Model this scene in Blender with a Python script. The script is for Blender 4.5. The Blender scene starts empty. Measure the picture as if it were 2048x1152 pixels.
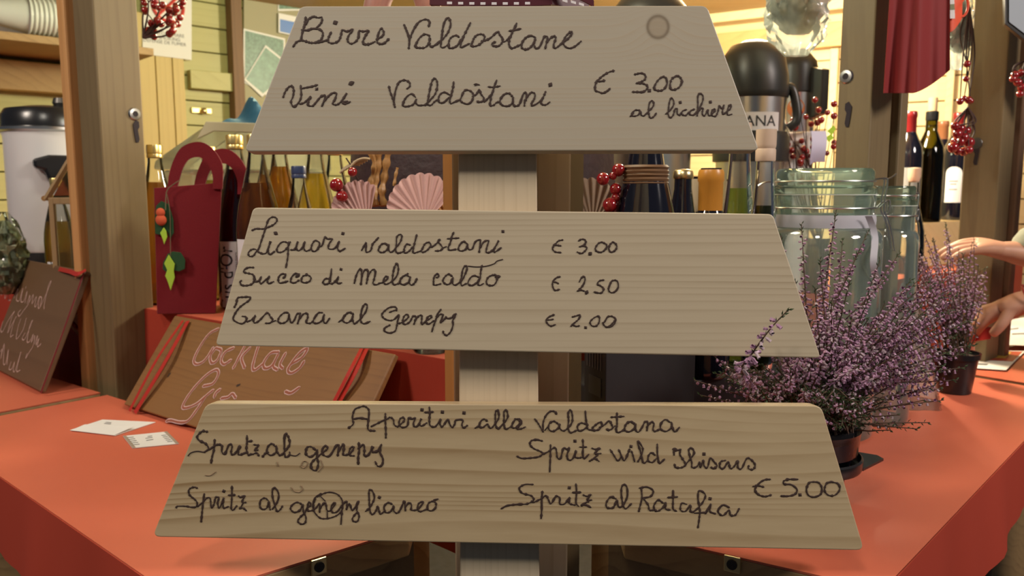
import bpy, bmesh, math, random
from mathutils import Vector, Matrix, Quaternion, noise as mnoise
random.seed(7)
C = bpy.context.scene.collection
S = bpy.context.scene

# ------------------------------------------------------------------ camera, world, light, exposure
CAM = Vector((0.0, 0.0, 1.44)); PITCH = math.radians(7.0); FPX = 1600.0
cp, sp = math.cos(PITCH), math.sin(PITCH)
cd = bpy.data.cameras.new('camera'); cam = bpy.data.objects.new('camera', cd); C.objects.link(cam)
cam.location = CAM; cam.rotation_euler = (math.pi/2 - PITCH, 0, 0)
cd.sensor_width = 36.0; cd.lens = 36.0*FPX/2048.0; cd.clip_start = 0.02; cd.clip_end = 100
cd.dof.use_dof = True; cd.dof.focus_distance = 0.83; cd.dof.aperture_fstop = 9.0
S.camera = cam

w = bpy.data.worlds.new('world'); S.world = w; w.use_nodes = True
w.node_tree.nodes['Background'].inputs[0].default_value = (0.50, 0.58, 0.72, 1)
w.node_tree.nodes['Background'].inputs[1].default_value = 0.10

def lamp(name, kind, loc, power, color, size=0.3, target=None, shape='DISK'):
    d = bpy.data.lights.new(name, kind); d.energy = power; d.color = color
    if kind == 'AREA': d.shape = shape; d.size = size
    elif kind in ('POINT', 'SPOT'): d.shadow_soft_size = size
    o = bpy.data.objects.new(name, d); C.objects.link(o); o.location = loc
    if target is not None:
        o.rotation_euler = (Vector(target)-Vector(loc)).to_track_quat('-Z', 'Y').to_euler()
    return o
# street lamp of the market outside, high in front on the left; hut lamps inside left and right under the roof
lamp('street_light', 'AREA', (-0.55, -0.55, 3.15), 15.5, (1.0, 0.91, 0.77), 0.34, (0.0, 0.85, 1.3))
lamp('street_light_left', 'AREA', (-2.2, 0.1, 3.0), 36, (1.0, 0.86, 0.72), 0.5, (-0.6, 1.1, 1.05))
lamp('street_light_right', 'AREA', (2.3, 0.0, 2.7), 50, (1.0, 0.88, 0.80), 0.6, (0.7, 1.3, 1.05))
lamp('hut_lamp_left', 'POINT', (-0.62, 2.15, 2.02), 10, (0.88, 0.97, 0.62), 0.10)
lamp('front_fill', 'POINT', (-0.05, 1.35, 2.08), 14, (0.93, 0.95, 0.74), 0.10)  # added fill that brightens the backlit goods from the front
lamp('hut_lamp_right', 'POINT', (0.72, 2.35, 2.0), 84, (1.0, 0.90, 0.66), 0.10)
S.view_settings.view_transform = 'Standard'; S.view_settings.look = 'None'
S.view_settings.gamma = 1.0; S.view_settings.use_curve_mapping = False
S.view_settings.exposure = 0.0
S.cycles.transparent_max_bounces = 40; S.cycles.max_bounces = 10

# ------------------------------------------------------------------ geometry helpers
def ray(px, py):
    xn, yn = (px-1024.0)/FPX, (py-576.0)/FPX
    return Vector((xn, cp-sp*yn, -sp-cp*yn))
def PY(px, py, y):
    d = ray(px, py); return CAM + d*(y/d.y)
def PZ(px, py, z):
    d = ray(px, py); return CAM + d*((z-CAM.z)/d.z)
def PP(px, py, p0, n):
    d = ray(px, py); n = Vector(n); return CAM + d*((Vector(p0)-CAM).dot(n)/d.dot(n))

def catmull(pts, n=4):
    if len(pts) < 3: return [Vector(p) for p in pts]
    P = [Vector(p) for p in pts]; out = []
    for i in range(len(P)-1):
        p0 = P[i-1] if i else P[0]*2-P[1]
        p1, p2 = P[i], P[i+1]
        p3 = P[i+2] if i+2 < len(P) else P[-1]*2-P[-2]
        for k in range(n):
            t = k/n
            out.append(0.5*((2*p1)+(p2-p0)*t+(2*p0-5*p1+4*p2-p3)*t*t+(3*p1-p0-3*p2+p3)*t**3))
    out.append(P[-1]); return out

class MB:
    def __init__(s): s.bm = bmesh.new(); s.mi = 0
    def face(s, vs):
        try:
            f = s.bm.faces.new(vs); f.material_index = s.mi; return f
        except ValueError: return None
    def v(s, p): return s.bm.verts.new(p)
    def box(s, c, size, rot=None, M=None):
        hx, hy, hz = [a/2 for a in size]; c = Vector(c); vs = []
        for x in (-hx, hx):
            for y in (-hy, hy):
                for z in (-hz, hz):
                    p = Vector((x, y, z))
                    if rot is not None: p = rot @ p
                    vs.append(s.v(c+p))
        for q in ((0,1,3,2),(4,6,7,5),(0,4,5,1),(2,3,7,6),(0,2,6,4),(1,5,7,3)): s.face([vs[i] for i in q])
        return s
    def prism(s, pts, ext):
        ext = Vector(ext); a = [s.v(Vector(p)) for p in pts]; b = [s.v(Vector(p)+ext) for p in pts]; n = len(a)
        s.face(a[::-1]); s.face(b)
        for i in range(n): s.face([a[i], a[(i+1)%n], b[(i+1)%n], b[i]])
        return s
    def poly(s, pts): s.face([s.v(Vector(p)) for p in pts]); return s
    def tube(s, pts, r, seg=8, cap=True, closed=False):
        P = [Vector(p) for p in pts]; n = len(P)
        R = r if isinstance(r, (list, tuple)) else [r]*n
        rings = []; up = None
        for i in range(n):
            if closed: t = P[(i+1)%n]-P[i-1]
            else: t = P[min(i+1, n-1)]-P[max(i-1, 0)]
            if t.length < 1e-9: t = Vector((0,0,1))
            t.normalize()
            if up is None: up = t.orthogonal()
            up = up - t*up.dot(t)
            if up.length < 1e-6: up = t.orthogonal()
            up.normalize(); sd = t.cross(up)
            rings.append([s.v(P[i]+(up*math.cos(2*math.pi*k/seg)+sd*math.sin(2*math.pi*k/seg))*R[i]) for k in range(seg)])
        for i in range(n if closed else n-1):
            A, B = rings[i], rings[(i+1)%n]
            for k in range(seg): s.face([A[k], A[(k+1)%seg], B[(k+1)%seg], B[k]])
        if cap and not closed: s.face(rings[0][::-1]); s.face(rings[-1])
        return s
    def lathe(s, prof, o=(0,0,0), seg=28, M=None, cap0=True, cap1=True, flute=None):
        o = Vector(o); rings = []
        for r, z in prof:
            ring = []
            for k in range(seg):
                a = 2*math.pi*k/seg
                rr = r*(1+(flute(a, z) if flute else 0))
                p = Vector((rr*math.cos(a), rr*math.sin(a), z))
                if M is not None: p = M @ p
                ring.append(s.v(o+p))
            rings.append(ring)
        for A, B in zip(rings, rings[1:]):
            for k in range(seg): s.face([A[k], A[(k+1)%seg], B[(k+1)%seg], B[k]])
        if cap0: s.face(rings[0][::-1])
        if cap1: s.face(rings[-1])
        return s
    def sphere(s, c, r, seg=12, rings=8, sc=(1,1,1)):
        c = Vector(c); prof = []
        rr = []
        for i in range(1, rings):
            a = math.pi*i/rings
            rr.append([s.v(c+Vector((r*sc[0]*math.sin(a)*math.cos(2*math.pi*k/seg), r*sc[1]*math.sin(a)*math.sin(2*math.pi*k/seg), -r*sc[2]*math.cos(a)))) for k in range(seg)])
        b = s.v(c-Vector((0,0,r*sc[2]))); t = s.v(c+Vector((0,0,r*sc[2])))
        for k in range(seg):
            s.face([b, rr[0][(k+1)%seg], rr[0][k]]); s.face([t, rr[-1][k], rr[-1][(k+1)%seg]])
        for A, B in zip(rr, rr[1:]):
            for k in range(seg): s.face([A[k], A[(k+1)%seg], B[(k+1)%seg], B[k]])
        return s
    def grid(s, f, nu, nv):
        V = [[s.v(Vector(f(i/nu, j/nv))) for j in range(nv+1)] for i in range(nu+1)]
        for i in range(nu):
            for j in range(nv): s.face([V[i][j], V[i+1][j], V[i+1][j+1], V[i][j+1]])
        return s
    def slab(s, f, nu, nv, th):
        # closed sheet with thickness: th = offset vector
        th = Vector(th)
        A = [[s.v(Vector(f(i/nu, j/nv))) for j in range(nv+1)] for i in range(nu+1)]
        B = [[s.v(Vector(f(i/nu, j/nv))+th) for j in range(nv+1)] for i in range(nu+1)]
        for i in range(nu):
            for j in range(nv):
                s.face([A[i][j], A[i+1][j], A[i+1][j+1], A[i][j+1]])
                s.face([B[i][j], B[i][j+1], B[i+1][j+1], B[i+1][j]])
        for i in range(nu):
            s.face([A[i][0], B[i][0], B[i+1][0], A[i+1][0]]); s.face([A[i][nv], A[i+1][nv], B[i+1][nv], B[i][nv]])
        for j in range(nv):
            s.face([A[0][j], A[0][j+1], B[0][j+1], B[0][j]]); s.face([A[nu][j], B[nu][j], B[nu][j+1], A[nu][j+1]])
        return s
    def stroke(s, pts, hw, n, up=0.0006):
        # low raised brush line lying on a plane with normal n; hw list of half widths
        P = pts; m = len(P); n = Vector(n)
        if m == 1: P = [P[0]-Vector((hw[0]*.5,0,0)), P[0]+Vector((hw[0]*.5,0,0))]; hw = [hw[0]]*2; m = 2
        L, M_, R = [], [], []
        for i in range(m):
            t = P[min(i+1, m-1)]-P[max(i-1, 0)]
            if t.length < 1e-9: t = Vector((1,0,0))
            t.normalize(); sd = n.cross(t).normalized()
            e = P[i]
            L.append(s.v(e+sd*hw[i])); M_.append(s.v(e+n*up)); R.append(s.v(e-sd*hw[i]))
        for i in range(m-1):
            s.face([L[i], M_[i], M_[i+1], L[i+1]]); s.face([M_[i], R[i], R[i+1], M_[i+1]])
        for i, sg in ((0, -1), (m-1, 1)):
            t = (P[min(i+1, m-1)]-P[max(i-1, 0)]).normalized()*hw[i]*sg
            c = s.v(P[i]+t)
            if sg > 0: s.face([L[i], M_[i], c]); s.face([M_[i], R[i], c])
            else: s.face([L[i], c, M_[i]]); s.face([M_[i], c, R[i]])
        return s
    def xf(s, M): bmesh.ops.transform(s.bm, matrix=M, verts=s.bm.verts); return s
    def build(s, name, mats, parent=None, smooth=False, bevel=0, local=False, sub=0, angle=40):
        bmesh.ops.recalc_face_normals(s.bm, faces=s.bm.faces)
        M = Matrix.Identity(4); p = parent
        while p is not None: M = p.matrix_basis @ M; p = p.parent
        me = bpy.data.meshes.new(name); o = bpy.data.objects.new(name, me)
        if parent is None and not local:
            vs = [v.co for v in s.bm.verts]
            lo = Vector([min(v[i] for v in vs) for i in range(3)]); hi = Vector([max(v[i] for v in vs) for i in range(3)])
            b = Vector(((lo.x+hi.x)/2, (lo.y+hi.y)/2, lo.z)); o.location = b
            bmesh.ops.translate(s.bm, vec=-b, verts=s.bm.verts)
        elif not local:
            bmesh.ops.transform(s.bm, matrix=M.inverted(), verts=s.bm.verts)
        s.bm.to_mesh(me); s.bm.free()
        for m in (mats if isinstance(mats, (list, tuple)) else [mats]): me.materials.append(m)
        C.objects.link(o); o.parent = parent
        if smooth:
            me.shade_smooth()
            try: me.set_sharp_from_angle(angle=math.radians(angle))
            except Exception: pass
        if bevel:
            b = o.modifiers.new('bevel', 'BEVEL'); b.width = bevel; b.segments = 2; b.limit_method = 'ANGLE'
        if sub:
            u = o.modifiers.new('sub', 'SUBSURF'); u.levels = sub; u.render_levels = sub
        return o

def thing(name, label, cat, loc, rz=0, group=None, rot=None):
    o = bpy.data.objects.new(name, None); C.objects.link(o); o.location = loc
    o.rotation_euler = rot if rot is not None else (0, 0, rz); o.empty_display_size = 0.05
    o['label'] = label; o['category'] = cat
    if group: o['group'] = group
    return o
def tag(o, label, cat, group=None):
    o['label'] = label; o['category'] = cat
    if group: o['group'] = group
    return o
def struct(o): o['kind'] = 'structure'; return o
def copy_tree(o, loc, rz, label, group=None):
    c = o.copy(); C.objects.link(c); c.location = loc; c.rotation_euler = (0, 0, rz); c['label'] = label
    if group: c['group'] = group
    for ch in [k for k in S.objects if k.parent == o]:
        d = ch.copy(); C.objects.link(d); d.parent = c
        for g in [k for k in S.objects if k.parent == ch]:
            e = g.copy(); C.objects.link(e); e.parent = d
    return c

# ------------------------------------------------------------------ materials
def mat(name, col, rough=0.5, metal=0, spec=0.5, bump=0, bscale=60, var=0, vscale=8, sheen=0, coat=0, emit=None, sub=0):
    m = bpy.data.materials.new(name); m.use_nodes = True; nt = m.node_tree; b = nt.nodes['Principled BSDF']
    b.inputs['Base Color'].default_value = (*col, 1); b.inputs['Roughness'].default_value = rough
    b.inputs['Metallic'].default_value = metal; b.inputs['Specular IOR Level'].default_value = spec
    if sheen: b.inputs['Sheen Weight'].default_value = sheen
    if coat: b.inputs['Coat Weight'].default_value = coat
    if sub: b.inputs['Subsurface Weight'].default_value = sub; b.inputs['Subsurface Radius'].default_value = (0.01, 0.004, 0.002)
    tc = nt.nodes.new('ShaderNodeTexCoord')
    if var:
        n = nt.nodes.new('ShaderNodeTexNoise'); n.inputs['Scale'].default_value = vscale; n.inputs['Detail'].default_value = 4
        nt.links.new(tc.outputs['Object'], n.inputs['Vector'])
        mx = nt.nodes.new('ShaderNodeMix'); mx.data_type = 'RGBA'
        mx.inputs[6].default_value = (*[c*(1-var) for c in col], 1); mx.inputs[7].default_value = (*[min(1, c*(1+var)) for c in col], 1)
        nt.links.new(n.outputs['Fac'], mx.inputs[0]); nt.links.new(mx.outputs[2], b.inputs['Base Color'])
    if bump:
        n2 = nt.nodes.new('ShaderNodeTexNoise'); n2.inputs['Scale'].default_value = bscale; n2.inputs['Detail'].default_value = 3
        nt.links.new(tc.outputs['Object'], n2.inputs['Vector'])
        bp = nt.nodes.new('ShaderNodeBump'); bp.inputs['Strength'].default_value = bump; bp.inputs['Distance'].default_value = 0.003
        nt.links.new(n2.outputs['Fac'], bp.inputs['Height']); nt.links.new(bp.outputs['Normal'], b.inputs['Normal'])
    return m

def N(nt, t, **kw):
    n = nt.nodes.new(t)
    for k, v in kw.items(): setattr(n, k, v)
    return n
def wood(name, light, dark, axis='X', freq=90, stretch=14, distort=0.5, rough=0.5, knots=(), coat=0, seed=0, blotch=0.25, sharp=1.0, bump=0.05, var_wave=0.35, line=0.75):
    """plank wood: growth lines run along axis, knots = [(u, v, radius)] in object X/Z"""
    m = bpy.data.materials.new(name); m.use_nodes = True; nt = m.node_tree; b = nt.nodes['Principled BSDF']; L = nt.links.new
    tc = N(nt, 'ShaderNodeTexCoord'); sep = N(nt, 'ShaderNodeSeparateXYZ'); L(tc.outputs['Object'], sep.inputs[0])
    def math_(op, a, c=None):
        k = N(nt, 'ShaderNodeMath', operation=op)
        for i, x in enumerate((a, c)):
            if x is None: continue
            if isinstance(x, (int, float)): k.inputs[i].default_value = x
            else: L(x, k.inputs[i])
        return k.outputs[0]
    along = {'X': 0, 'Y': 1, 'Z': 2}[axis]
    mp = N(nt, 'ShaderNodeMapping'); L(tc.outputs['Object'], mp.inputs[0])
    sc = [1.0]*3; sc[along] = 1.0/stretch; mp.inputs['Scale'].default_value = sc; mp.inputs['Location'].default_value = (seed*1.37, seed*2.1, seed*0.77)
    n1 = N(nt, 'ShaderNodeTexNoise'); n1.inputs['Scale'].default_value = 7; n1.inputs['Detail'].default_value = 2; L(mp.outputs[0], n1.inputs['Vector'])
    n2 = N(nt, 'ShaderNodeTexNoise'); n2.inputs['Scale'].default_value = 160; n2.inputs['Detail'].default_value = 3; L(mp.outputs[0], n2.inputs['Vector'])
    n3 = N(nt, 'ShaderNodeTexNoise'); n3.inputs['Scale'].default_value = 3.0; n3.inputs['Detail'].default_value = 3; L(mp.outputs[0], n3.inputs['Vector'])
    if axis == 'Z': cross = math_('ADD', sep.outputs[0], math_('MULTIPLY', sep.outputs[1], 0.9))
    elif axis == 'X': cross = math_('ADD', sep.outputs[2], math_('MULTIPLY', sep.outputs[1], 0.9))
    else: cross = math_('ADD', sep.outputs[2], math_('MULTIPLY', sep.outputs[0], 0.9))
    cross = math_('ADD', cross, math_('MULTIPLY', math_('SUBTRACT', n1.outputs['Fac'], 0.5), distort*0.12))
    kmask = None; kring = None
    for (kx, kz, kr) in knots:
        dx = math_('SUBTRACT', sep.outputs[0], kx); dz = math_('MULTIPLY', math_('SUBTRACT', sep.outputs[2], kz), 0.95)
        d = math_('SQRT', math_('ADD', math_('MULTIPLY', dx, dx), math_('MULTIPLY', dz, dz)))
        # growth lines part around the knot
        g = math_('POWER', 2.718, math_('MULTIPLY', math_('POWER', math_('DIVIDE', d, kr*2.4), 2.0), -1.0))
        cross = math_('SUBTRACT', cross, math_('MULTIPLY', g, kr*1.5))
        r = N(nt, 'ShaderNodeMapRange', interpolation_type='SMOOTHSTEP'); L(d, r.inputs[0])
        r.inputs[1].default_value = kr*0.92; r.inputs[2].default_value = kr*1.08; r.inputs[3].default_value = 1; r.inputs[4].default_value = 0
        q = math_('POWER', 2.718, math_('MULTIPLY', math_('POWER', math_('DIVIDE', math_('SUBTRACT', d, kr*0.93), kr*0.16), 2.0), -1.0))
        kmask = r.outputs[0] if kmask is None else math_('MAXIMUM', kmask, r.outputs[0])
        kring = q if kring is None else math_('MAXIMUM', kring, q)
    # growth rings: each darkens slowly and ends in a thin dark line; a slow wave makes wide and narrow rings
    cross = math_('ADD', cross, math_('MULTIPLY', math_('SINE', math_('MULTIPLY', cross, freq*6.283*0.13)), var_wave*1.1/freq))
    fr = math_('FRACT', math_('MULTIPLY', cross, freq))
    edge = math_('SUBTRACT', 1.0, math_('POWER', math_('ABSOLUTE', math_('SUBTRACT', math_('MULTIPLY', fr, 2.0), 1.0)), 10.0))
    wv = math_('ADD', math_('MULTIPLY', math_('POWER', fr, 5.0*sharp), line), math_('MULTIPLY', math_('POWER', fr, 1.3), 0.37*line))
    n4 = N(nt, 'ShaderNodeTexNoise'); n4.inputs['Scale'].default_value = 22; n4.inputs['Detail'].default_value = 2; L(mp.outputs[0], n4.inputs['Vector'])
    wv = math_('MULTIPLY', math_('MULTIPLY', wv, edge), math_('MAXIMUM', math_('MULTIPLY', math_('SUBTRACT', n4.outputs['Fac'], 0.22), 2.2), 0.15))
    wv = math_('ADD', wv, math_('MULTIPLY', math_('SUBTRACT', n2.outputs['Fac'], 0.5), 0.40))
    wv = math_('ADD', wv, math_('MULTIPLY', math_('SUBTRACT', n3.outputs['Fac'], 0.5), blotch*2))
    mx = N(nt, 'ShaderNodeMix', data_type='RGBA'); mx.inputs[6].default_value = (*light, 1); mx.inputs[7].default_value = (*dark, 1)
    cl = N(nt, 'ShaderNodeClamp'); L(wv, cl.inputs[0]); L(cl.outputs[0], mx.inputs[0]); col = mx.outputs[2]
    if kmask is not None:
        m2 = N(nt, 'ShaderNodeMix', data_type='RGBA'); L(math_('MULTIPLY', kmask, 0.55), m2.inputs[0]); L(col, m2.inputs[6]); m2.inputs[7].default_value = (*[c*0.78 for c in dark], 1)
        m3 = N(nt, 'ShaderNodeMix', data_type='RGBA'); L(math_('MULTIPLY', kring, 0.75), m3.inputs[0]); L(m2.outputs[2], m3.inputs[6]); m3.inputs[7].default_value = (*[c*0.42 for c in dark], 1)
        col = m3.outputs[2]
    L(col, b.inputs['Base Color']); b.inputs['Roughness'].default_value = rough
    if coat: b.inputs['Coat Weight'].default_value = coat; b.inputs['Coat Roughness'].default_value = 0.18
    if bump:
        bp = N(nt, 'ShaderNodeBump'); bp.inputs['Strength'].default_value = bump; bp.inputs['Distance'].default_value = 0.002
        L(cl.outputs[0], bp.inputs['Height']); L(bp.outputs[0], b.inputs['Normal'])
    return m

def thin_glass(name, tint=(0.93, 0.97, 0.95), edge=(0.35, 0.5, 0.45), rough=0.02, power=2.5, strength=0.8, gloss=1.0, haze=0.0):
    """single-skin glass: clear face on, darker and greener where the wall is seen edge on"""
    m = bpy.data.materials.new(name); m.use_nodes = True; nt = m.node_tree; nt.nodes.clear(); L = nt.links.new
    out = N(nt, 'ShaderNodeOutputMaterial'); lw = N(nt, 'ShaderNodeLayerWeight'); lw.inputs[0].default_value = 0.5
    pw = N(nt, 'ShaderNodeMath', operation='POWER'); L(lw.outputs['Facing'], pw.inputs[0]); pw.inputs[1].default_value = power
    ml = N(nt, 'ShaderNodeMath', operation='MULTIPLY'); L(pw.outputs[0], ml.inputs[0]); ml.inputs[1].default_value = strength
    mx = N(nt, 'ShaderNodeMix', data_type='RGBA'); mx.inputs[6].default_value = (*tint, 1); mx.inputs[7].default_value = (*edge, 1); L(ml.outputs[0], mx.inputs[0])
    tr = N(nt, 'ShaderNodeBsdfTransparent'); L(mx.outputs[2], tr.inputs[0])
    gl = N(nt, 'ShaderNodeBsdfGlossy'); gl.inputs['Roughness'].default_value = rough
    fr = N(nt, 'ShaderNodeFresnel'); fr.inputs[0].default_value = 1.5
    fm = N(nt, 'ShaderNodeMath', operation='MULTIPLY'); L(fr.outputs[0], fm.inputs[0]); fm.inputs[1].default_value = gloss
    ms = N(nt, 'ShaderNodeMixShader'); L(fm.outputs[0], ms.inputs[0]); L(tr.outputs[0], ms.inputs[1]); L(gl.outputs[0], ms.inputs[2])
    res = ms.outputs[0]
    if haze:
        tl = N(nt, 'ShaderNodeBsdfTranslucent'); tl.inputs[0].default_value = (0.80, 0.90, 0.85, 1); df = N(nt, 'ShaderNodeBsdfDiffuse'); df.inputs[0].default_value = (0.80, 0.90, 0.85, 1)
        a1 = N(nt, 'ShaderNodeAddShader'); L(tl.outputs[0], a1.inputs[0]); L(df.outputs[0], a1.inputs[1])
        m9 = N(nt, 'ShaderNodeMixShader'); m9.inputs[0].default_value = haze; L(res, m9.inputs[1]); L(a1.outputs[0], m9.inputs[2]); res = m9.outputs[0]
    L(res, out.inputs[0]); return m
def liquid(name, col, opac=0.35, body=None):
    m = bpy.data.materials.new(name); m.use_nodes = True; nt = m.node_tree; nt.nodes.clear(); L = nt.links.new
    out = N(nt, 'ShaderNodeOutputMaterial')
    tr = N(nt, 'ShaderNodeBsdfTransparent'); tr.inputs[0].default_value = (*col, 1)
    tl = N(nt, 'ShaderNodeBsdfTranslucent'); tl.inputs[0].default_value = (*(body or col), 1)
    ms = N(nt, 'ShaderNodeMixShader'); ms.inputs[0].default_value = opac
    L(tr.outputs[0], ms.inputs[1]); L(tl.outputs[0], ms.inputs[2])
    gl = N(nt, 'ShaderNodeBsdfGlossy'); gl.inputs['Roughness'].default_value = 0.05
    fr = N(nt, 'ShaderNodeFresnel'); fr.inputs[0].default_value = 1.33
    m2 = N(nt, 'ShaderNodeMixShader'); L(fr.outputs[0], m2.inputs[0]); L(ms.outputs[0], m2.inputs[1]); L(gl.outputs[0], m2.inputs[2])
    L(m2.outputs[0], out.inputs[0]); return m

PINE_L, PINE_D = (0.455, 0.400, 0.305), (0.285, 0.23, 0.165)
M = {
 'burn': mat('burnt_brown', (0.048, 0.024, 0.017), 0.65, var=0.6, vscale=300),
 'crack': mat('crack_brown', (0.10, 0.06, 0.035), 0.8),
 'post_pine': wood('post_pine', (0.60, 0.49, 0.34), (0.42, 0.32, 0.20), 'Z', 120, 12, 0.5, 0.55, seed=3, line=.5),
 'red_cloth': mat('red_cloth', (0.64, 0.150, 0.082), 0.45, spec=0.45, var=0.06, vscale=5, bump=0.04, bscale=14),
 'red_drape_shaded': mat('red_drape_shaded', (0.38, 0.050, 0.028), 0.6, spec=0.2, var=0.06, vscale=5, bump=0.1, bscale=9),  # same cloth as the tops, shade of the hanging side painted in
 'ply': wood('ply', (0.40, 0.25, 0.11), (0.22, 0.12, 0.05), 'X', 40, 8, 1.0, 0.6, seed=5),
 'hut_post': wood('hut_post', (0.18, 0.128, 0.060), (0.10, 0.062, 0.027), 'Z', 55, 10, 0.9, 0.55, seed=1, blotch=0.5, line=.45),
 'hut_post_dark': wood('hut_post_dark', (0.17, 0.095, 0.05), (0.10, 0.055, 0.03), 'Z', 35, 10, 0.7, 0.6, seed=2),
 'batten': wood('batten', (0.60, 0.31, 0.115), (0.42, 0.19, 0.06), 'Z', 60, 12, 0.5, 0.5, seed=4),
 'corner_batten_lit': wood('corner_batten_lit', (0.80, 0.42, 0.15), (0.62, 0.28, 0.08), 'Z', 90, 12, 0.4, 0.5, seed=17),  # brighter batten copy, warm glow from inside painted into the wood
 'corner': wood('corner', (0.52, 0.40, 0.27), (0.38, 0.28, 0.17), 'Z', 35, 10, 0.6, 0.6, seed=9),
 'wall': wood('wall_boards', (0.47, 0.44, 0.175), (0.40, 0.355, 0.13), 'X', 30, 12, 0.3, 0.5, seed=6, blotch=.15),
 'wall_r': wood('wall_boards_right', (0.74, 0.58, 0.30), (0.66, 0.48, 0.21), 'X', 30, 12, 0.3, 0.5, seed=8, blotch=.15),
 'beam': wood('beam', (0.42, 0.26, 0.10), (0.30, 0.17, 0.06), 'X', 24, 10, 0.8, 0.55, seed=11),
 'dark_trim': wood('dark_trim', (0.20, 0.11, 0.05), (0.13, 0.07, 0.03), 'Z', 30, 10, 0.6, 0.6, seed=12),
 'steel': mat('steel', (0.62, 0.62, 0.60), 0.28, 1), 'steel_dark': mat('steel_dark', (0.10, 0.095, 0.09), 0.4, 0.8),
 'brass': mat('brass', (0.75, 0.60, 0.32), 0.3, 1), 'gold': mat('gold_cap', (0.78, 0.60, 0.24), 0.3, 0.9),
 'black': mat('black_plastic', (0.012, 0.012, 0.014), 0.25, spec=0.5), 'black_matt': mat('black_matt', (0.018, 0.016, 0.018), 0.6),
 'void': mat('dark_gap', (0.02, 0.013, 0.02), 0.8),
 'white': mat('white_enamel', (0.80, 0.79, 0.80), 0.25), 'paper': mat('white_paper', (0.80, 0.79, 0.76), 0.7),
 'ink': mat('ink', (0.03, 0.03, 0.035), 0.7), 'ink_grey': mat('ink_grey', (0.18, 0.17, 0.17), 0.7),
 'felt': mat('red_felt', (0.165, 0.008, 0.014), 0.9, spec=0.1, bump=0.25, bscale=400, sheen=0.3),
 'glass': thin_glass('clear_glass', (0.97, 0.985, 0.975), (0.74, 0.80, 0.76), gloss=1.5), 'glass_lid': liquid('green_glass_lid', (0.84, 0.95, 0.90), 0.28, (0.70, 0.86, 0.79)),
 'glass_green': thin_glass('greenish_glass', (0.96, 0.99, 0.975), (0.50, 0.72, 0.64), 0.06, 3.0, 0.9, 2.2, haze=0.045),
 'plastic_clear': thin_glass('clear_plastic', (0.86, 0.88, 0.86), (0.6, 0.62, 0.6), 0.15, 2.0, 0.7, 1.3),
 'ribbon': mat('red_ribbon', (0.48, 0.030, 0.020), 0.35, spec=0.6), 'ribbon_dark': mat('dark_red_ribbon', (0.20, 0.012, 0.016), 0.35),
 'chalk': mat('chalk', (0.66, 0.45, 0.44), 0.9), 'chalk_dim': mat('chalk_dim', (0.50, 0.32, 0.27), 0.9),
 'sign_stain': wood('sign_stain', (0.245, 0.118, 0.036), (0.11, 0.048, 0.015), 'X', 60, 9, 1.4, 0.5, seed=14, blotch=0.7, knots=(), line=.35),
 'sign_brown': wood('sign_brown', (0.155, 0.085, 0.040), (0.125, 0.066, 0.030), 'X', 30, 10, 0.8, 0.5, seed=15),
 'berry': mat('red_berry', (0.26, 0.008, 0.012), 0.12, spec=0.7, coat=0.5), 'twig': mat('dark_twig', (0.05, 0.022, 0.018), 0.7),
 'leaf_dark': mat('dark_leaf', (0.025, 0.055, 0.018), 0.6, var=0.3, vscale=60), 'leaf_green': mat('felt_green', (0.015, 0.065, 0.022), 0.9),
 'lime': mat('felt_lime', (0.38, 0.60, 0.05), 0.9), 'felt_orange': mat('felt_orange', (0.55, 0.09, 0.035), 0.9),
 'raffia': mat('raffia', (0.42, 0.23, 0.08), 0.45, var=0.3, vscale=120), 'pink': mat('pale_pink_felt', (0.52, 0.32, 0.30), 0.8, bump=0.1, bscale=200),
 'wicker': mat('dark_wicker', (0.035, 0.016, 0.018), 0.6, var=0.4, vscale=40, bump=0.6, bscale=70),
 'heather_leaf': mat('heather_leaf', (0.045, 0.075, 0.025), 0.6, var=0.4, vscale=80),
 'heather_petal': mat('heather_petal', (0.47, 0.26, 0.40), 0.42, var=0.35, vscale=150), 'heather_pale': mat('heather_pale', (0.52, 0.40, 0.45), 0.55, var=0.2, vscale=90),
 'heather_stem': mat('heather_stem', (0.10, 0.055, 0.035), 0.7),
 'wine_dark': mat('dark_bottle', (0.006, 0.006, 0.012), 0.08, spec=0.6, coat=0.4), 'capsule': mat('red_capsule', (0.20, 0.012, 0.014), 0.3, coat=0.3),
 'capsule_y': mat('yellow_capsule', (0.58, 0.25, 0.035), 0.35, spec=0.5), 'capsule_b': mat('bronze_capsule', (0.30, 0.12, 0.05), 0.35),
 'bottle_green': thin_glass('green_bottle_glass', (0.28, 0.27, 0.05), (0.03, 0.04, 0.01), 0.04, 1.2, 1.0),
 'cork': mat('cork', (0.50, 0.36, 0.22), 0.8, var=0.2, vscale=200), 'cork_pale': mat('pale_stopper', (0.62, 0.46, 0.34), 0.6),
 'label': mat('label_paper', (0.74, 0.73, 0.75), 0.6), 'lilac': mat('lilac_label', (0.52, 0.50, 0.68), 0.7),
 'skin': mat('skin', (0.50, 0.26, 0.17), 0.5, sub=0.15, var=0.08, vscale=20), 'sleeve': mat('grey_knit', (0.32, 0.34, 0.27), 0.9, bump=0.4, bscale=90),
 'teal': mat('teal_cloth', (0.02, 0.11, 0.20), 0.5), 'apron': mat('red_apron', (0.22, 0.011, 0.011), 0.75, bump=0.08, bscale=30), 'orange': mat('orange_cloth', (0.75, 0.09, 0.03), 0.6),
 'asphalt': mat('asphalt', (0.05, 0.05, 0.055), 0.85, var=0.4, vscale=30, bump=0.5, bscale=80),
}

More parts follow.
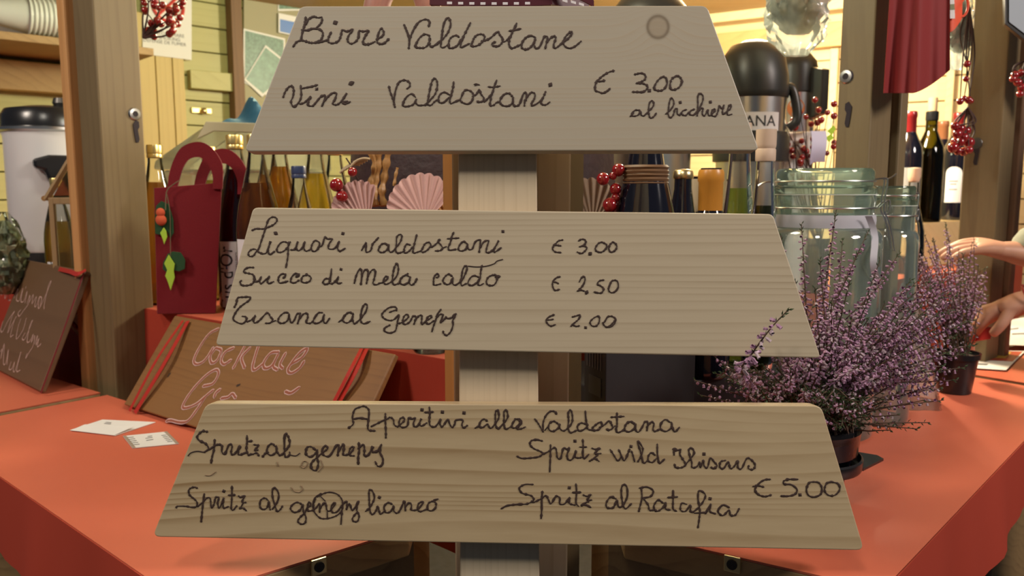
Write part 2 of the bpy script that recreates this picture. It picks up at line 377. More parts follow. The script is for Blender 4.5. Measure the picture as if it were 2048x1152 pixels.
# ------------------------------------------------------------------ the tree-shaped menu sign
ZB = 1.3525; K = 0.8/FPX
sign = thing('menu_sign', 'large pale pine menu sign of three stacked trapezoid boards on a post', 'sign',
             CAM + Vector((0, cp, -sp))*0.8 - Vector((0, sp, cp))*ZB, rot=(-PITCH, 0, 0))
def SL(px, py, y=0.0, d=0.8):
    k = d/FPX; return Vector(((px-1024)*k, y+(d-0.8), ZB-(py-576)*k))
def round_poly(pts, r, n=4):
    out = []; m = len(pts)
    for i in range(m):
        a, b, c = Vector(pts[i-1]), Vector(pts[i]), Vector(pts[(i+1) % m])
        p, q = b+(a-b).normalized()*r, b+(c-b).normalized()*r
        for k in range(n+1):
            t = k/n; out.append(p*(1-t)**2+b*2*t*(1-t)+q*t*t)
    return out
def trap(name, corners, mt, r):
    mb = MB(); pts = round_poly([SL(*c) for c in corners], r)
    mb.prism(pts, (0, 0.02, 0)); return mb.build(name, mt, sign, local=True, bevel=0.0012)
kn = SL(1316, 54)
m_top = wood('pine_top', PINE_L, (0.43, 0.33, 0.215), 'X', 165, 16, 0.45, 0.5, knots=[(kn.x, kn.z, 0.0112)], seed=1, blotch=0.12, var_wave=0.6, line=.75)
m_mid = wood('pine_middle', (0.555, 0.465, 0.325), (0.33, 0.245, 0.145), 'X', 125, 18, 0.25, 0.5, seed=2, blotch=0.08, var_wave=0.5, sharp=1.3, line=.8)
kb = SL(657, 1010)
m_bot = wood('pine_bottom', (0.545, 0.425, 0.255), (0.305, 0.195, 0.088), 'X', 95, 10, 1.3, 0.40, seed=7, blotch=0.25, coat=0.25, sharp=0.7, var_wave=.7, line=.75)
board_t = trap('board', [(600, 12), (1414, 11), (1519, 301), (488, 303)], m_top, 0.006)
board_m = trap('board', [(506, 415), (1546, 428), (1642, 716), (430, 691)], m_mid, 0.005)
board_b = trap('board', [(412, 806), (1643, 811), (1729, 1101), (304, 1074)], m_bot, 0.008)
mb = MB(); D = 0.821
pp = [SL(913, -300, 0, D), SL(1070, -300, 0, D), SL(1081, 1500, 0, D), SL(922, 1500, 0, D)]
zt = ZB - (40-576)*K
top = lambda a, b: a + (b-a)*((zt-a.z)/(b.z-a.z))
low = lambda a, b: a + (b-a)*((0.004-a.z)/(b.z-a.z))
mb.prism([top(pp[0], pp[3]), top(pp[1], pp[2]), low(pp[1], pp[2]), low(pp[0], pp[3])], (0, 0.028, 0))
mb.build('post', M['post_pine'], sign, local=True, bevel=0.0015)
# screws that hold each board to the post are hidden behind the boards

def lettering(board, groups, mt=None, hw=2.9, name='lettering'):
    """groups: (x0, y0, scale, 'x,y x,y; x,y ...' [, half width px])"""
    mb = MB(); k = 0
    for g in groups:
        x0, y0, sc, txt = g[:4]; h = g[4] if len(g) > 4 else hw
        for st in txt.split(';'):
            pts = [tuple(map(float, p.split(','))) for p in st.split()]
            if not pts: continue
            q = [SL(x0+x/sc, y0+y/sc, -0.0002-0.00001*(k % 7)) for x, y in pts]; k += 1
            if len(q) == 2 and (q[0]-q[1]).length < 0.004:
                c = catmull([q[0], (q[0]+q[1])/2, q[1]], 2); ws = [h*1.25*K, h*1.55*K, h*1.45*K, h*1.3*K, h*1.0*K][:len(c)]
            else:
                c = catmull(q, 5); n = len(c)
                ws = [h*K*(0.66+0.50*mnoise.noise(p*420)+0.16*math.sin(i*1.9+k)) for i, p in enumerate(c)]
            mb.stroke(c, [max(a, 0.0006) for a in ws], (0, -1, 0), 0.0005)
    return mb.build(name, mt or M['burn'], board, local=True, smooth=True, angle=80)

A_ = (570, 20, 6.4); B_ = (870, 20, 6.4); C_ = (550, 140, 6.4); D_ = (820, 140, 6.4); E_ = (1170, 130, 6.4)
lettering(board_t, [
 (*A_, "265,95 255,180 225,280 205,385;285,130 340,95 375,85 425,100 470,95 470,150 440,195 405,225;215,255 290,260 350,240 430,245 475,275 485,320 460,380 400,415 330,420 280,405 215,390 150,410 105,470;400,415 470,405 545,385;590,285 560,350 550,400 590,425 640,420 690,390 715,330 735,255 790,275 870,250 820,320 800,380 820,420 860,430 910,400 940,350 950,270 1000,275 1065,270 1030,330 1000,400 1010,435 1060,440 1110,425 1150,405;1180,370 1240,340 1265,290 1235,235 1205,280 1185,350 1180,410 1220,435 1270,425 1325,375;635,168 660,155"),
 (*A_, "265,95 260,140 250,190;300,115 270,190"),
], hw=3.3)
lettering(board_t, [
 (*A_, "1525,190 1550,250 1580,330 1592,400 1585,490;1590,400 1620,310 1665,220 1720,150 1800,120 1850,150 1840,210;1850,330 1790,310 1730,350 1690,410 1670,470 1720,485 1790,480 1840,430 1855,350 1850,420 1870,470 1920,450 1980,400"),
 (*B_, "0,455 60,410 120,350 170,280 200,190 190,130 160,100 120,160 100,240 90,320 80,400 75,470 110,480 160,450;310,350 270,325 210,350 180,400 180,480 230,485 290,450 330,380;455,160 430,210 395,280 360,350 335,420 330,480 380,460 440,430;480,410 500,360 540,320 600,310 635,340 620,390 570,440 510,465 465,455 480,410;600,400 660,385 720,350 800,280 830,320 865,370 850,430 800,465 740,455 730,430 770,410;870,410 910,395 955,345;1045,170 1015,240 980,310 950,390 950,450 980,490 1040,470 1100,440;945,270 1010,260 1100,240;1280,350 1230,330 1170,350 1120,410 1110,480 1160,505 1220,480 1270,410 1285,350;1285,370 1270,440 1290,490 1340,470 1400,345 1440,350 1430,410 1410,500;1430,420 1480,360 1530,335 1545,370 1520,440 1530,490 1580,465 1640,410 1700,370 1750,310 1750,280 1710,300 1660,360 1640,420 1670,470 1730,490 1800,460 1870,400"),
], hw=3.2)
lettering(board_t, [
 (*C_, "105,350 130,280 180,215 220,210 240,260 230,340 205,410 240,470 300,420 335,340 330,200;330,240 400,225 480,210 545,190;320,435 380,415 460,340 430,400 425,450 480,460 520,420 590,340 640,330 630,390 600,465;620,420 680,340 740,295 785,300 770,370 740,430 790,445 850,400 920,295 880,360 860,410 900,435 965,405;870,405 930,405;535,245 530,240;960,180 1000,160"),
], hw=3.1)
lettering(board_t, [
 (*C_, "1460,215 1475,280 1505,360 1520,420 1535,475;1525,420 1530,330 1550,240 1590,155 1660,130 1720,160 1725,210 1690,240;1800,350 1750,305 1690,340 1650,400 1640,460 1700,465 1770,440 1810,370 1800,410 1830,450 1900,450 1955,440"),
 (*D_, "200,440 290,350 330,290 350,200 340,130 310,110 280,150 255,250 235,360 230,440 270,450 310,410 350,380;510,320 440,285 380,320 365,390 390,420 440,410 500,350;560,150 550,230 530,310 510,380 520,430 570,410 640,380;660,340 690,275 730,255 790,280 810,330 790,400 740,435 680,420 645,390 660,340;800,340 850,310 885,255 910,310 945,360 930,400 880,410 860,400;950,410 1010,350 1060,280;1110,130 1080,210 1060,280 1035,370 1025,450 1070,450 1110,415 1150,410;1000,215 1070,220 1155,205;1310,340 1270,300 1210,310 1160,370 1155,420 1190,455 1260,460 1310,420 1325,350;1315,360 1320,420 1340,460 1400,440 1450,310 1485,290 1490,350 1470,400 1465,460;1480,390 1520,320 1560,285 1600,310 1590,370 1560,420 1560,455 1610,440 1680,390;1735,280 1710,340 1680,400 1690,440 1740,445 1790,410;1790,200 1805,175"),
 (*D_, "820,185 850,178 890,192;830,200 880,185", 1.6),
], hw=3.0)
lettering(board_t, [
 (*E_, "365,75 310,90 240,130 180,180 140,230 130,320 180,345 230,360 290,330 320,300;150,205 200,210 245,200;640,120 720,105 770,130 770,180 720,215 660,235;680,235 750,240 800,270 790,310 740,345 670,345 610,345;820,325 830,335;1040,170 1000,150 940,190 895,260 890,310 950,330 1010,310 1050,240 1040,170;1170,140 1110,180 1090,250 1100,310 1150,315 1210,280 1240,210 1210,150 1170,140"),
], hw=3.2)
lettering(board_t, [
 (*E_, "700,580 640,580 600,630 620,655 680,640 710,590 720,640 750,655;580,660 620,615;750,655 830,580 880,510 860,455 825,490 815,570 820,640 840,680 880,660 910,620;1030,630 1080,590 1130,520 1135,460 1105,420 1080,480 1070,560 1065,630 1090,675 1130,640 1150,570 1180,560 1180,620 1210,640 1240,600;1300,570 1250,590 1240,630 1290,645 1330,600;1400,565 1350,590 1340,630 1390,640 1430,600;1440,600 1500,480 1510,400 1475,365 1445,400 1445,500 1440,600 1435,655;1440,620 1480,560 1510,560 1500,620 1530,650 1575,570 1575,620 1600,650 1660,590 1660,560 1630,580 1620,640 1670,655 1700,600 1720,520 1750,560 1780,510 1760,590 1770,630 1810,600 1860,560 1870,510 1840,530 1820,600 1830,640 1880,630;1215,485 1225,470;1600,480 1612,465"),
], hw=2.5)
F_ = (460, 420, 6.4); G_ = (710, 440, 6.4); H_ = (460, 520, 6.4); I_ = (700, 520, 6.4); J_ = (450, 580, 6.4); K_ = (670, 590, 6.4); L_ = (1070, 460, 8.533); M_ = (1070, 540, 8.533)
lettering(board_m, [
 (*F_, "285,260 330,240 380,240 430,240 500,215 560,185 600,140 590,100 540,90 490,130 460,220 430,310 400,400 370,490 330,540 300,585 250,590 235,550 270,510 320,500 370,540 420,560;420,560 470,540 520,400 500,460 490,520 510,570 570,530;740,420 690,405 640,430 600,500 620,540 680,530 735,480 770,410;750,410 745,500 740,600 725,690 715,740;775,510 830,500 870,400 850,470 870,520 920,490 960,400 945,480 970,525 1020,510;1050,440 1040,500 1080,530 1130,490 1145,420 1090,390 1050,440;1130,480 1180,450 1215,350 1250,370 1310,370 1270,430 1260,490 1310,500 1350,480 1400,395 1380,460 1380,500 1410,525 1475,490;575,290 600,308;1440,305 1455,295"),
 (*G_, "85,390 140,290 140,360 145,410 200,390 225,310 260,270 300,225;430,330 380,300 330,320 300,390 350,415 410,380 430,310 435,390 470,410 520,360 580,280 600,200 570,185 535,220 530,310 520,380 540,420 590,415 640,390;710,320 660,310 630,370 640,420 690,400 740,340;790,190 770,270 750,350 745,420 800,410 850,390;870,350 900,300 950,285 970,330 930,380 880,410 850,400 870,350;950,350 1010,330 1090,250 1060,270 1100,320 1120,360 1090,390 1030,395;1120,360 1170,340;1265,155 1240,210 1220,290 1195,350 1210,385 1290,375;1180,240 1240,235 1330,230;1440,310 1390,275 1340,320 1325,380 1370,395 1420,370 1440,310 1450,370 1500,370 1540,280 1600,255 1600,330 1590,410;1600,360 1650,280 1710,265 1690,340 1680,410 1730,410 1790,350 1840,260 1810,320 1780,380 1790,410 1870,355;1890,150 1900,140"),
], hw=2.6)
lettering(board_m, [
 (*H_, "300,95 240,95 190,120 180,155 240,170 300,190 320,240 290,300 220,325 150,320 130,280 150,260;300,200 310,260 300,280 370,265 400,210 380,270 400,300 450,260 505,210 480,270 500,300 560,275;715,180 660,180 620,230 630,290 690,285 740,270;715,180 700,215 680,230;880,185 840,170 790,220 780,280 830,290 880,260;880,185 850,215;980,190 930,210 915,270 960,290 1020,270 1035,220 980,180;1270,240 1220,240 1190,290 1230,310 1280,270 1300,110;1290,180 1275,260 1280,300 1330,290 1390,210 1370,280 1390,300 1430,290;1420,120 1427,116"),
 (*I_, "55,300 80,200 120,120 145,130 150,220 140,310;150,220 180,140 210,120 230,150 225,230 210,305;225,220 270,140 310,120 325,160 310,240 295,300 340,315 380,295 410,290 470,250 485,215 450,215 430,270 460,310 540,270 600,200 620,110 600,45 570,90 550,180 545,260 560,315 620,300;770,220 720,195 660,230 640,290 690,315 750,280 770,220 760,290 790,320 830,290 855,240;740,175 690,200 645,240;1140,200 1120,175 1080,210 1070,270 1080,320 1160,305;1140,200 1120,225 1100,220;1310,210 1260,180 1210,220 1190,270 1230,310 1280,300 1320,220 1310,290 1350,320 1430,260 1470,190 1500,100 1475,75 1445,120 1430,200 1420,270 1430,325 1490,300;1650,220 1590,200 1540,230 1510,300 1560,325 1620,290 1660,230;1690,75 1675,140 1665,230 1640,300 1660,325 1710,300;1830,190 1770,220 1745,280 1770,320 1840,320 1880,260 1870,200 1830,190;1870,220 1915,210"),
 (*G_, "1450,590 1560,600 1680,590 1780,560 1820,525 1890,505", 0.9),
], hw=2.7)
lettering(board_m, [
 (*J_, "120,220 145,170 165,100 240,90 320,90 310,130 240,180 180,230 130,300 105,370 150,410 220,430 270,390 270,345 220,335;285,405 340,380 390,330 365,380 380,420 440,390 540,290 580,340 610,380 580,420 520,425;590,410 650,390;810,290 760,290 700,340 680,400 730,425 800,390 820,300 830,370 850,420 890,380 920,310 960,300 950,360 930,430;940,390 1000,310 1050,300 1060,350 1040,410 1090,425 1130,390;1250,290 1200,290 1150,350 1130,410 1180,425 1240,390 1270,310 1260,390 1290,425 1340,360;1455,410 1510,370;1640,310 1590,285 1530,330 1510,390 1560,420 1620,380 1640,300 1635,380 1660,430 1730,370 1800,280 1820,200 1790,180 1755,240 1740,330 1740,400 1780,430 1860,400"),
 (*K_, "790,200 780,155 710,155 650,190 600,250 630,300 700,325 760,310 820,250 800,340 790,400 770,460 700,485 635,460 640,420 700,385;700,220 750,200 785,190;800,360 830,360 890,330 940,280 920,245 880,280 870,350 900,375 960,340 1000,270 1040,290 1010,375;1020,330 1070,270 1110,260 1110,320 1110,375 1170,330 1230,290 1230,260 1190,280 1165,340 1200,370 1270,325;1355,185 1310,250 1290,320 1260,400 1240,470;1290,310 1340,250 1380,250 1365,310 1350,350 1400,310 1420,280 1440,300 1490,290 1520,260 1550,240 1510,320 1510,390 1480,470 1430,515 1390,490 1385,465"),
], hw=2.7)
lettering(board_m, [(*L_, "470,170 400,185 350,240 300,310 340,370 440,385;320,255 380,260 440,270;745,185 800,155 860,175 860,230 800,275 760,285;790,270 860,280 885,310 850,360 790,400 720,375;930,415 955,390;1140,205 1080,230 1030,310 1050,360 1120,380 1180,350 1225,290 1210,240 1140,205;1330,200 1280,250 1260,320 1290,375 1350,360 1395,300 1380,240 1330,200")], hw=2.7)
lettering(board_m, [(*M_, "425,115 370,130 310,190 300,270 340,345 420,330;310,205 360,210 395,230;755,205 790,140 830,110 855,150 830,240 770,320 720,360;720,365 780,340 840,360;890,365 870,405;1175,170 1100,185 1065,240 1120,270 1170,320 1140,385 1080,390 1010,375;1370,170 1310,190 1270,270 1255,340 1300,385 1370,365 1420,290 1410,200 1370,170")], hw=2.5)
lettering(board_m, [(*M_, "320,765 240,800 190,850 210,910 270,955 350,930;190,850 250,850 310,840;640,800 710,780 770,765 750,830 700,880 650,920 610,965;640,930 700,960 760,950;860,985 872,975;1080,780 1000,820 940,890 970,950 1040,955 1090,900 1100,820 1080,780;1310,785 1240,800 1190,880 1160,910 1210,970 1290,970 1360,910 1370,830 1310,785;1355,870 1290,940 1220,975")], hw=2.5)
N_ = (690, 800, 5.689); O_ = (1030, 800, 5.689); P_ = (370, 850, 4.876); Q_ = (330, 950, 7.314); R_ = (570, 960, 6.206); S_ = (1010, 860, 6.206); T_ = (1310, 870, 5.251); U_ = (990, 950, 4.0157)
lettering(board_b, [
 (*N_, "45,315 95,270 85,200 110,110 170,80 220,70 270,110 270,200 260,290 270,340 340,350;100,215 170,205 250,215;300,300 370,265 430,235 490,210 510,195 550,220 560,280 600,305;460,155 460,250 465,350 465,430;600,300 670,240 670,200 630,210 615,270 650,310 710,290 725,200 760,215 800,205 780,260 790,300 830,290 870,210 850,260 870,295 930,260;960,80 965,160 960,230 970,290 1030,300 1090,215 1080,270 1110,300 1170,220 1190,270 1220,310 1250,270 1260,230 1340,225 1330,280 1350,315 1390,290;910,140 1000,135;872,115 884,105;1104,140 1116,130;1350,150 1362,140"),
 (*N_, "1480,320 1530,290;1620,240 1580,215 1540,250 1530,300 1570,310 1620,270 1630,290 1660,320 1700,280 1750,200 1740,120 1715,130 1710,200 1715,280 1740,325 1790,280 1850,200 1840,120 1810,130 1810,200 1810,280 1830,330 1890,300;1990,240 1950,215 1910,260 1900,310 1950,310 2000,250"),
 (*O_, "0,215 60,220 70,270 20,325 70,325 120,305"),
 (*O_, "225,215 260,260 290,310 320,360;320,340 320,260 350,180 400,130 450,130 470,155;340,345 390,280;490,270 440,240 390,270 385,330 430,355 490,320 505,270 510,320 550,350 600,320 650,250 650,160 630,110 605,150 610,230 605,310 630,370 700,345;800,270 750,260 710,300 730,350 790,330 830,280;800,125 805,200 815,270 830,330 880,340;920,280 970,250 990,280 960,330 900,345 880,320 920,280;960,310 1020,280 1070,235 1100,280 1110,320 1070,340 1040,330;1100,330 1140,290;1160,150 1160,220 1160,290 1150,330 1170,370 1240,340;1095,195 1160,190 1240,185;1360,270 1310,245 1260,280 1250,340 1300,360 1360,320 1370,270 1370,330 1400,365 1440,320 1480,245 1510,260 1500,350;1500,310 1550,250 1580,270 1570,330 1590,355 1650,330;1760,250 1710,220 1660,270 1660,330 1720,355 1780,310 1780,250 1790,310 1820,360 1870,310"),
], hw=2.9)
lettering(board_b, [(*P_, "215,65 170,60 120,110 140,150 200,180 230,230 190,265;290,145 285,230 265,310 255,370;235,240 280,210 320,190 360,200 360,260 390,280 430,190 460,205 450,270 480,285 540,200 520,260 530,290 590,270;605,100 605,170 600,240 620,290 650,280;600,160 650,155;670,190 715,200 680,245 712,242;660,285 700,270 718,295;760,305 790,270 812,265;880,210 850,180 810,210 800,265 840,295 890,260 890,200 900,260 930,295 970,260 1020,190 1010,120 985,80 970,130 970,200 970,270 985,315 1020,290 1020,260;1270,240 1230,210 1190,220 1180,280 1220,310 1270,280 1290,240 1290,320 1300,380 1280,440 1240,430 1230,380 1270,330 1340,270 1390,230 1370,200 1340,240 1350,290 1410,300 1480,195 1500,210 1490,295;1490,270 1540,190 1550,220 1545,290 1600,280 1640,240 1640,210 1610,230 1605,290 1650,300;1695,170 1700,240 1690,310 1690,380;1690,230 1740,190 1750,240 1750,295 1790,290 1830,210 1830,260 1880,250 1915,190 1900,260 1930,330 1920,390 1880,400 1855,355"),
 (*P_, "190,265 120,255 60,270 30,300;1020,290 1080,300 1120,275", 1.3)], hw=3.2)
lettering(board_b, [(*P_, "1130,400 1160,350 1200,370 1160,420 1130,400;900,360 910,400;1325,340 1340,400 1300,455;200,490 250,490 300,455", 1.2), (*R_, "80,90 120,140 180,150 220,110 200,70", 0.8)], mt=mat("faint_burn_lines", (0.30, 0.195, 0.11), 0.7), name='faint_line')
lettering(board_b, [(*Q_, "470,190 430,175 370,195 345,240 370,300 430,350 470,400 460,460 400,470 300,455 180,455 165,480;575,275 565,350 550,480 540,580 530,680;480,460 560,390 620,330 660,340 670,400 680,480 720,420 740,330 790,330 770,410 800,480 860,330 850,420 860,480 930,460;860,230 865,245;980,160 980,290 975,400 970,490 1000,510 1050,450;930,295 1020,290;1075,305 1110,325 1165,300 1130,390 1180,400;1150,400 1110,470 1090,490 1140,480 1190,520;1510,370 1460,335 1400,370 1390,460 1430,500 1490,480 1520,380 1530,460 1540,510;1570,500 1640,400 1665,300 1640,220 1590,185 1570,250 1580,350 1610,440 1640,530 1690,500 1720,450;345,225 360,290 420,345"),
 (*R_, "210,300 150,275 90,310 70,360 120,400 190,370 220,300 230,390 260,460 250,530 200,545 160,510 190,460 250,400 270,350 320,310 300,270 280,320 290,380 350,370 390,340 430,290 430,400;430,360 490,280 510,310 520,370 560,380 620,300 610,280 575,330 590,400 650,390 700,320;710,250 715,300 705,420 695,550;700,320 760,265 770,320 760,370 800,290 830,370 870,340 910,260 890,370 920,440 900,510 850,510 840,470 900,390;1000,390 1060,330 1110,220 1080,130 1045,130 1045,230 1050,320 1060,400 1090,425 1130,380 1150,320 1170,390 1190,420 1240,380;1170,210 1175,225;1330,300 1280,280 1230,330 1250,400 1310,390 1350,320 1350,380 1390,410 1430,370 1480,260 1490,320 1495,380;1490,340 1540,280 1570,310 1570,370 1650,360 1720,270 1660,290 1650,360 1680,390 1760,360;1830,260 1780,290 1770,360 1820,380 1870,340 1870,280 1830,260;1850,250 1900,235"),
 ], hw=2.7)
# dark knot ring in the wood that crosses the word: a mark of the board itself
lettering(board_b, [(*R_, "450,170 390,200 350,270 350,360 390,430 450,475 530,475 620,450 690,400 720,320 700,230 640,170 550,150 470,170 400,210;380,230 356,300 365,370", 2.2), (*R_, "525,380 525,470;440,200 500,260", 0.7)], mt=M['burn'], name='knot_ring')
lettering(board_b, [(*S_, "460,135 400,120 330,130 310,180 360,230 430,260 470,290 420,330 320,345 210,350 150,325;565,185 565,280 560,400 555,520;480,295 550,260 620,215 640,270 650,340 690,350 725,225 770,240 800,220 770,310 790,370 840,355 885,250 870,330 920,345 965,330;865,140 875,130;965,115 970,210 965,300 985,350 1040,300;925,210 1010,210;1080,225 1130,240 1180,225 1110,290 1190,290;1150,310 1090,360 1050,385;1090,360 1130,360 1170,390;1305,240 1350,310 1400,380 1440,320 1410,240;1440,300 1480,380 1530,280 1545,240;1570,260 1590,320 1610,395;1560,205 1570,198;1650,390 1690,320 1710,230 1660,145 1650,170 1680,260 1700,350 1720,410 1770,380;1860,310 1820,280 1780,320 1780,380 1830,400 1880,350;1890,175 1890,280 1900,360 1920,410 1980,360"),
 (*T_, "200,210 200,140 240,160 270,150 260,200 290,250 320,310 280,340 220,340 205,310;195,150 230,160;320,310 370,250 410,190 390,140 355,150 365,220 385,280 390,340 440,330 470,280 475,340 510,260 515,320 550,340 580,240 620,280 650,320 620,350 590,340;740,265 690,280 680,335 720,350 770,280 790,350 830,330 870,270 870,340 910,350 960,250 1000,250 1050,310 1030,360 980,350 985,320;510,195 520,205")], hw=2.8)
lettering(board_b, [(*T_, "1210,465 1150,470 1090,510 1050,570 1080,620 1150,645 1215,630;1030,540 1080,530 1140,545;1500,465 1400,465 1350,485 1360,515 1430,520 1490,570 1470,620 1400,640 1325,640;1520,630 1527,622;1680,490 1620,500 1590,570 1610,630 1670,650 1740,620 1750,550 1720,500 1680,490;1850,490 1800,510 1780,580 1820,630 1890,630 1940,570 1920,510 1850,490")], hw=3.0)
lettering(board_b, [(*U_, "305,75 240,75 195,105 220,145 290,165 310,200 260,230 180,235 100,245 50,270;380,135 375,200 375,280 370,350;310,220 370,190 410,165 430,200 450,230 490,170 520,185 520,230 560,230 600,180 595,225 640,240;595,100 600,106;650,70 655,140 650,220 670,250;625,140 685,138;710,160 740,170 770,155 740,200 775,200;750,210 690,245 730,240 770,260;970,190 930,175 895,220 900,260 950,260 980,200 990,250 1020,250 1060,180 1060,100 1035,75 1015,110 1020,200 1045,270 1095,230;1175,110 1180,180 1165,250 1155,290;1160,105 1220,95 1270,125 1250,170 1180,185;1190,185 1230,240 1240,280 1275,280;1350,225 1310,200 1275,250 1300,290 1350,260 1370,220 1370,270 1410,280;1430,125 1430,200 1430,270 1460,290;1390,180 1465,175;1540,235 1500,225 1490,280 1530,290 1570,240 1570,290 1600,290 1660,230 1690,160 1640,125 1630,190 1645,280 1640,350 1630,420;1600,305 1690,300;1690,310 1735,230 1725,290 1770,310;1725,187 1730,194;1880,260 1830,240 1790,290 1830,325 1880,280 1890,320 1930,320 1960,270")], hw=2.9)

# ------------------------------------------------------------------ the hut: walls, posts, roof, ground
Ld, Rd = Vector((-.797, .604, 0)), Vector((.755, .656, 0))
Ln, Rn = Vector((-.604, -.797, 0)), Vector((.656, -.755, 0))      # outward normals of the two fronts
C0L, C0R = Vector((-.05, .945, 0)), Vector((.05, .925, 0))
ZF, ZS = 1.05, 1.205                                              # counter flap, raised shelf
mb = MB(); mb.poly([(-9, -7, 0), (9, -7, 0), (9, 9, 0), (-9, 9, 0)])
struct(mb.build('floor', M['asphalt']))

def plank_wall(name, p0, p1, z0, z1, pitch, mt, th=0.03, vertical=None):
    p0, p1 = Vector((*p0, 0)), Vector((*p1, 0)); d = (p1-p0); n = d.length; a = math.atan2(d.y, d.x)
    mb = MB(); z = z0
    k = 0
    while z < z1-0.005:
        h = min(pitch, z1-z); off = 0.0009*((k*37) % 5)
        f = 0.003
        # board with a chamfer at its lower edge: the groove between boards
        mb.prism([(0, off, z+f), (0, off, z+h-f), (0, off+.024, z+h), (0, th, z+h), (0, th, z), (0, off+.024, z)], (n, 0, 0)); z += h; k += 1
    o = mb.build(name, mt, local=True); o.location = p0; o.rotation_euler = (0, 0, a); return struct(o)
LC, RC, BC = (-1.85, 2.31), (2.05, 2.66), (-.06, 3.95)
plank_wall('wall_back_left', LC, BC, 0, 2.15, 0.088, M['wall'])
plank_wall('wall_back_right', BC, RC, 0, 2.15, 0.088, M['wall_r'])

def obox(name, corner, u, v, su, sv, z0, z1, mt, bevel=0.003, parent=None, mi=None):
    c = Vector((corner[0], corner[1], 0)); u = Vector(u)*su; v = Vector(v)*sv
    mb = MB(); mb.prism([c+Vector((0,0,z0)), c+u+Vector((0,0,z0)), c+u+v+Vector((0,0,z0)), c+v+Vector((0,0,z0))], (0, 0, z1-z0))
    return mb.build(name, mt, parent, bevel=bevel)
# front walls below the counters
a = C0L + Ld*0.10; struct(obox('wall_front_left', a, Ld, -Ln, 2.2, 0.03, 0, 1.012, M['ply'], 0))
a = C0R + Rd*0.10; struct(obox('wall_front_right', a, Rd, -Rn, 2.25, 0.03, 0, 1.012, M['ply'], 0))
mb = MB()
mb.prism([(0, .70, 2.14), (-2.25, 2.31, 2.14), (-.06, 4.3, 2.14), (2.5, 2.7, 2.14)], (0, 0, .03))
struct(mb.build('ceiling', M['beam']))

# corner post right behind the sign, left batten's orange stands in for warm light from inside, right one dull
t = thing('trim_1', '', '', (0, .92, 0)); del t['label']; del t['category']; struct(t)
mb = MB(); mb.prism([(-.066, .887, 0), (.0645, .887, 0), (.0645, .955, 0), (-.066, .955, 0)], (0, 0, 2.14)); mb.build('corner_post', M['corner'], t, bevel=0.002)
mb = MB(); mb.prism([(-.078, .912, 1.06), (-.0665, .912, 1.06), (-.0665, .962, 1.06), (-.078, .962, 1.06)], (0, 0, 1.08)); mb.build('batten', M['corner_batten_lit'], t)
mb = MB(); mb.prism([(.065, .905, 0), (.0800, .905, 0), (.0800, .962, 0), (.065, .962, 0)], (0, 0, 2.14)); mb.build('batten', M['hut_post'], t)

def door_post(name, corner, along, inward, dep, rebate, keyhole, flip):
    """post of a shop hatch: jamb face with strike plate, recessed strip, orange batten"""
    t = thing(name, '', '', (corner[0], corner[1], 0)); del t['label']; del t['category']; struct(t)
    c = Vector((corner[0], corner[1], 0))
    obox('post', c, along, inward, 0.079, dep, 0, 2.14, M['hut_post'], 0.003, t)
    obox('rebate', c+Vector(along)*0.079+Vector(inward)*0.012, along, inward, 0.018, dep-0.012, 0, 2.14, M['hut_post_dark'], 0.002, t)
    obox('batten', c+Vector(along)*0.097-Vector(inward)*0.008, along, inward, 0.032, 0.05, 0, 2.14, rebate, 0.004, t)
    # strike plate and key slot on the jamb face (faces -along)
    n = -Vector(along)
    for kind, px, py in keyhole:
        p = PP(px, py, c, n) + n*0.0006
        q = n.to_track_quat('Z', 'Y').to_matrix().to_4x4()
        mb = MB()
        if kind == 'ring':
            mb.lathe([(0.0045, 0.0008), (0.0055, 0.003), (0.0105, 0.0025), (0.0125, 0.0002)], seg=24, cap0=True, cap1=False); mb.xf(Matrix.Translation(p) @ q); mb.build('strike_ring', M['steel'], t, smooth=True)
            mb = MB(); mb.lathe([(0.0, 0.0), (0.0052, 0.001)], seg=16, cap0=False); mb.xf(Matrix.Translation(p+n*0.001) @ q); mb.build('bore', M['void'], t)
        elif kind == 'disc':
            mb.lathe([(0.013, 0.0005), (0.012, 0.002), (0.001, 0.0025)], seg=24); mb.xf(Matrix.Translation(p) @ q); mb.build('key_plate', M['steel_dark'], t, smooth=True)
        else:
            pts = [(0, .021), (.006, .018), (.0065, .008), (.003, .002), (.0055, -.016), (.003, -.022), (-.002, -.022), (-.0045, -.004), (-.006, .012)]
            u_ = Vector(inward); mb.prism([p+u_*x+Vector((0, 0, z)) for x, z in pts], n*0.0012); mb.build('key_slot', M['void'], t)
    return t
mLn, mRn = -Ln, -Rn
pl = door_post('trim_2', (-.773, 1.527), Ld, mLn, .085, M['batten'], [('ring', 269, 228), ('slot', 272, 262)], False)
pr = door_post('trim_3', (.6116, 1.39), Rd, mRn, .060, M['hut_post'], [('ring', 1693, 153), ('slot', 1697, 228)], True)
pf = door_post('trim_4', (1.070, 1.775), Rd, mRn, .075, M['hut_post_dark'], [('disc', 1953, 287), ('slot', 1953, 310)], True)

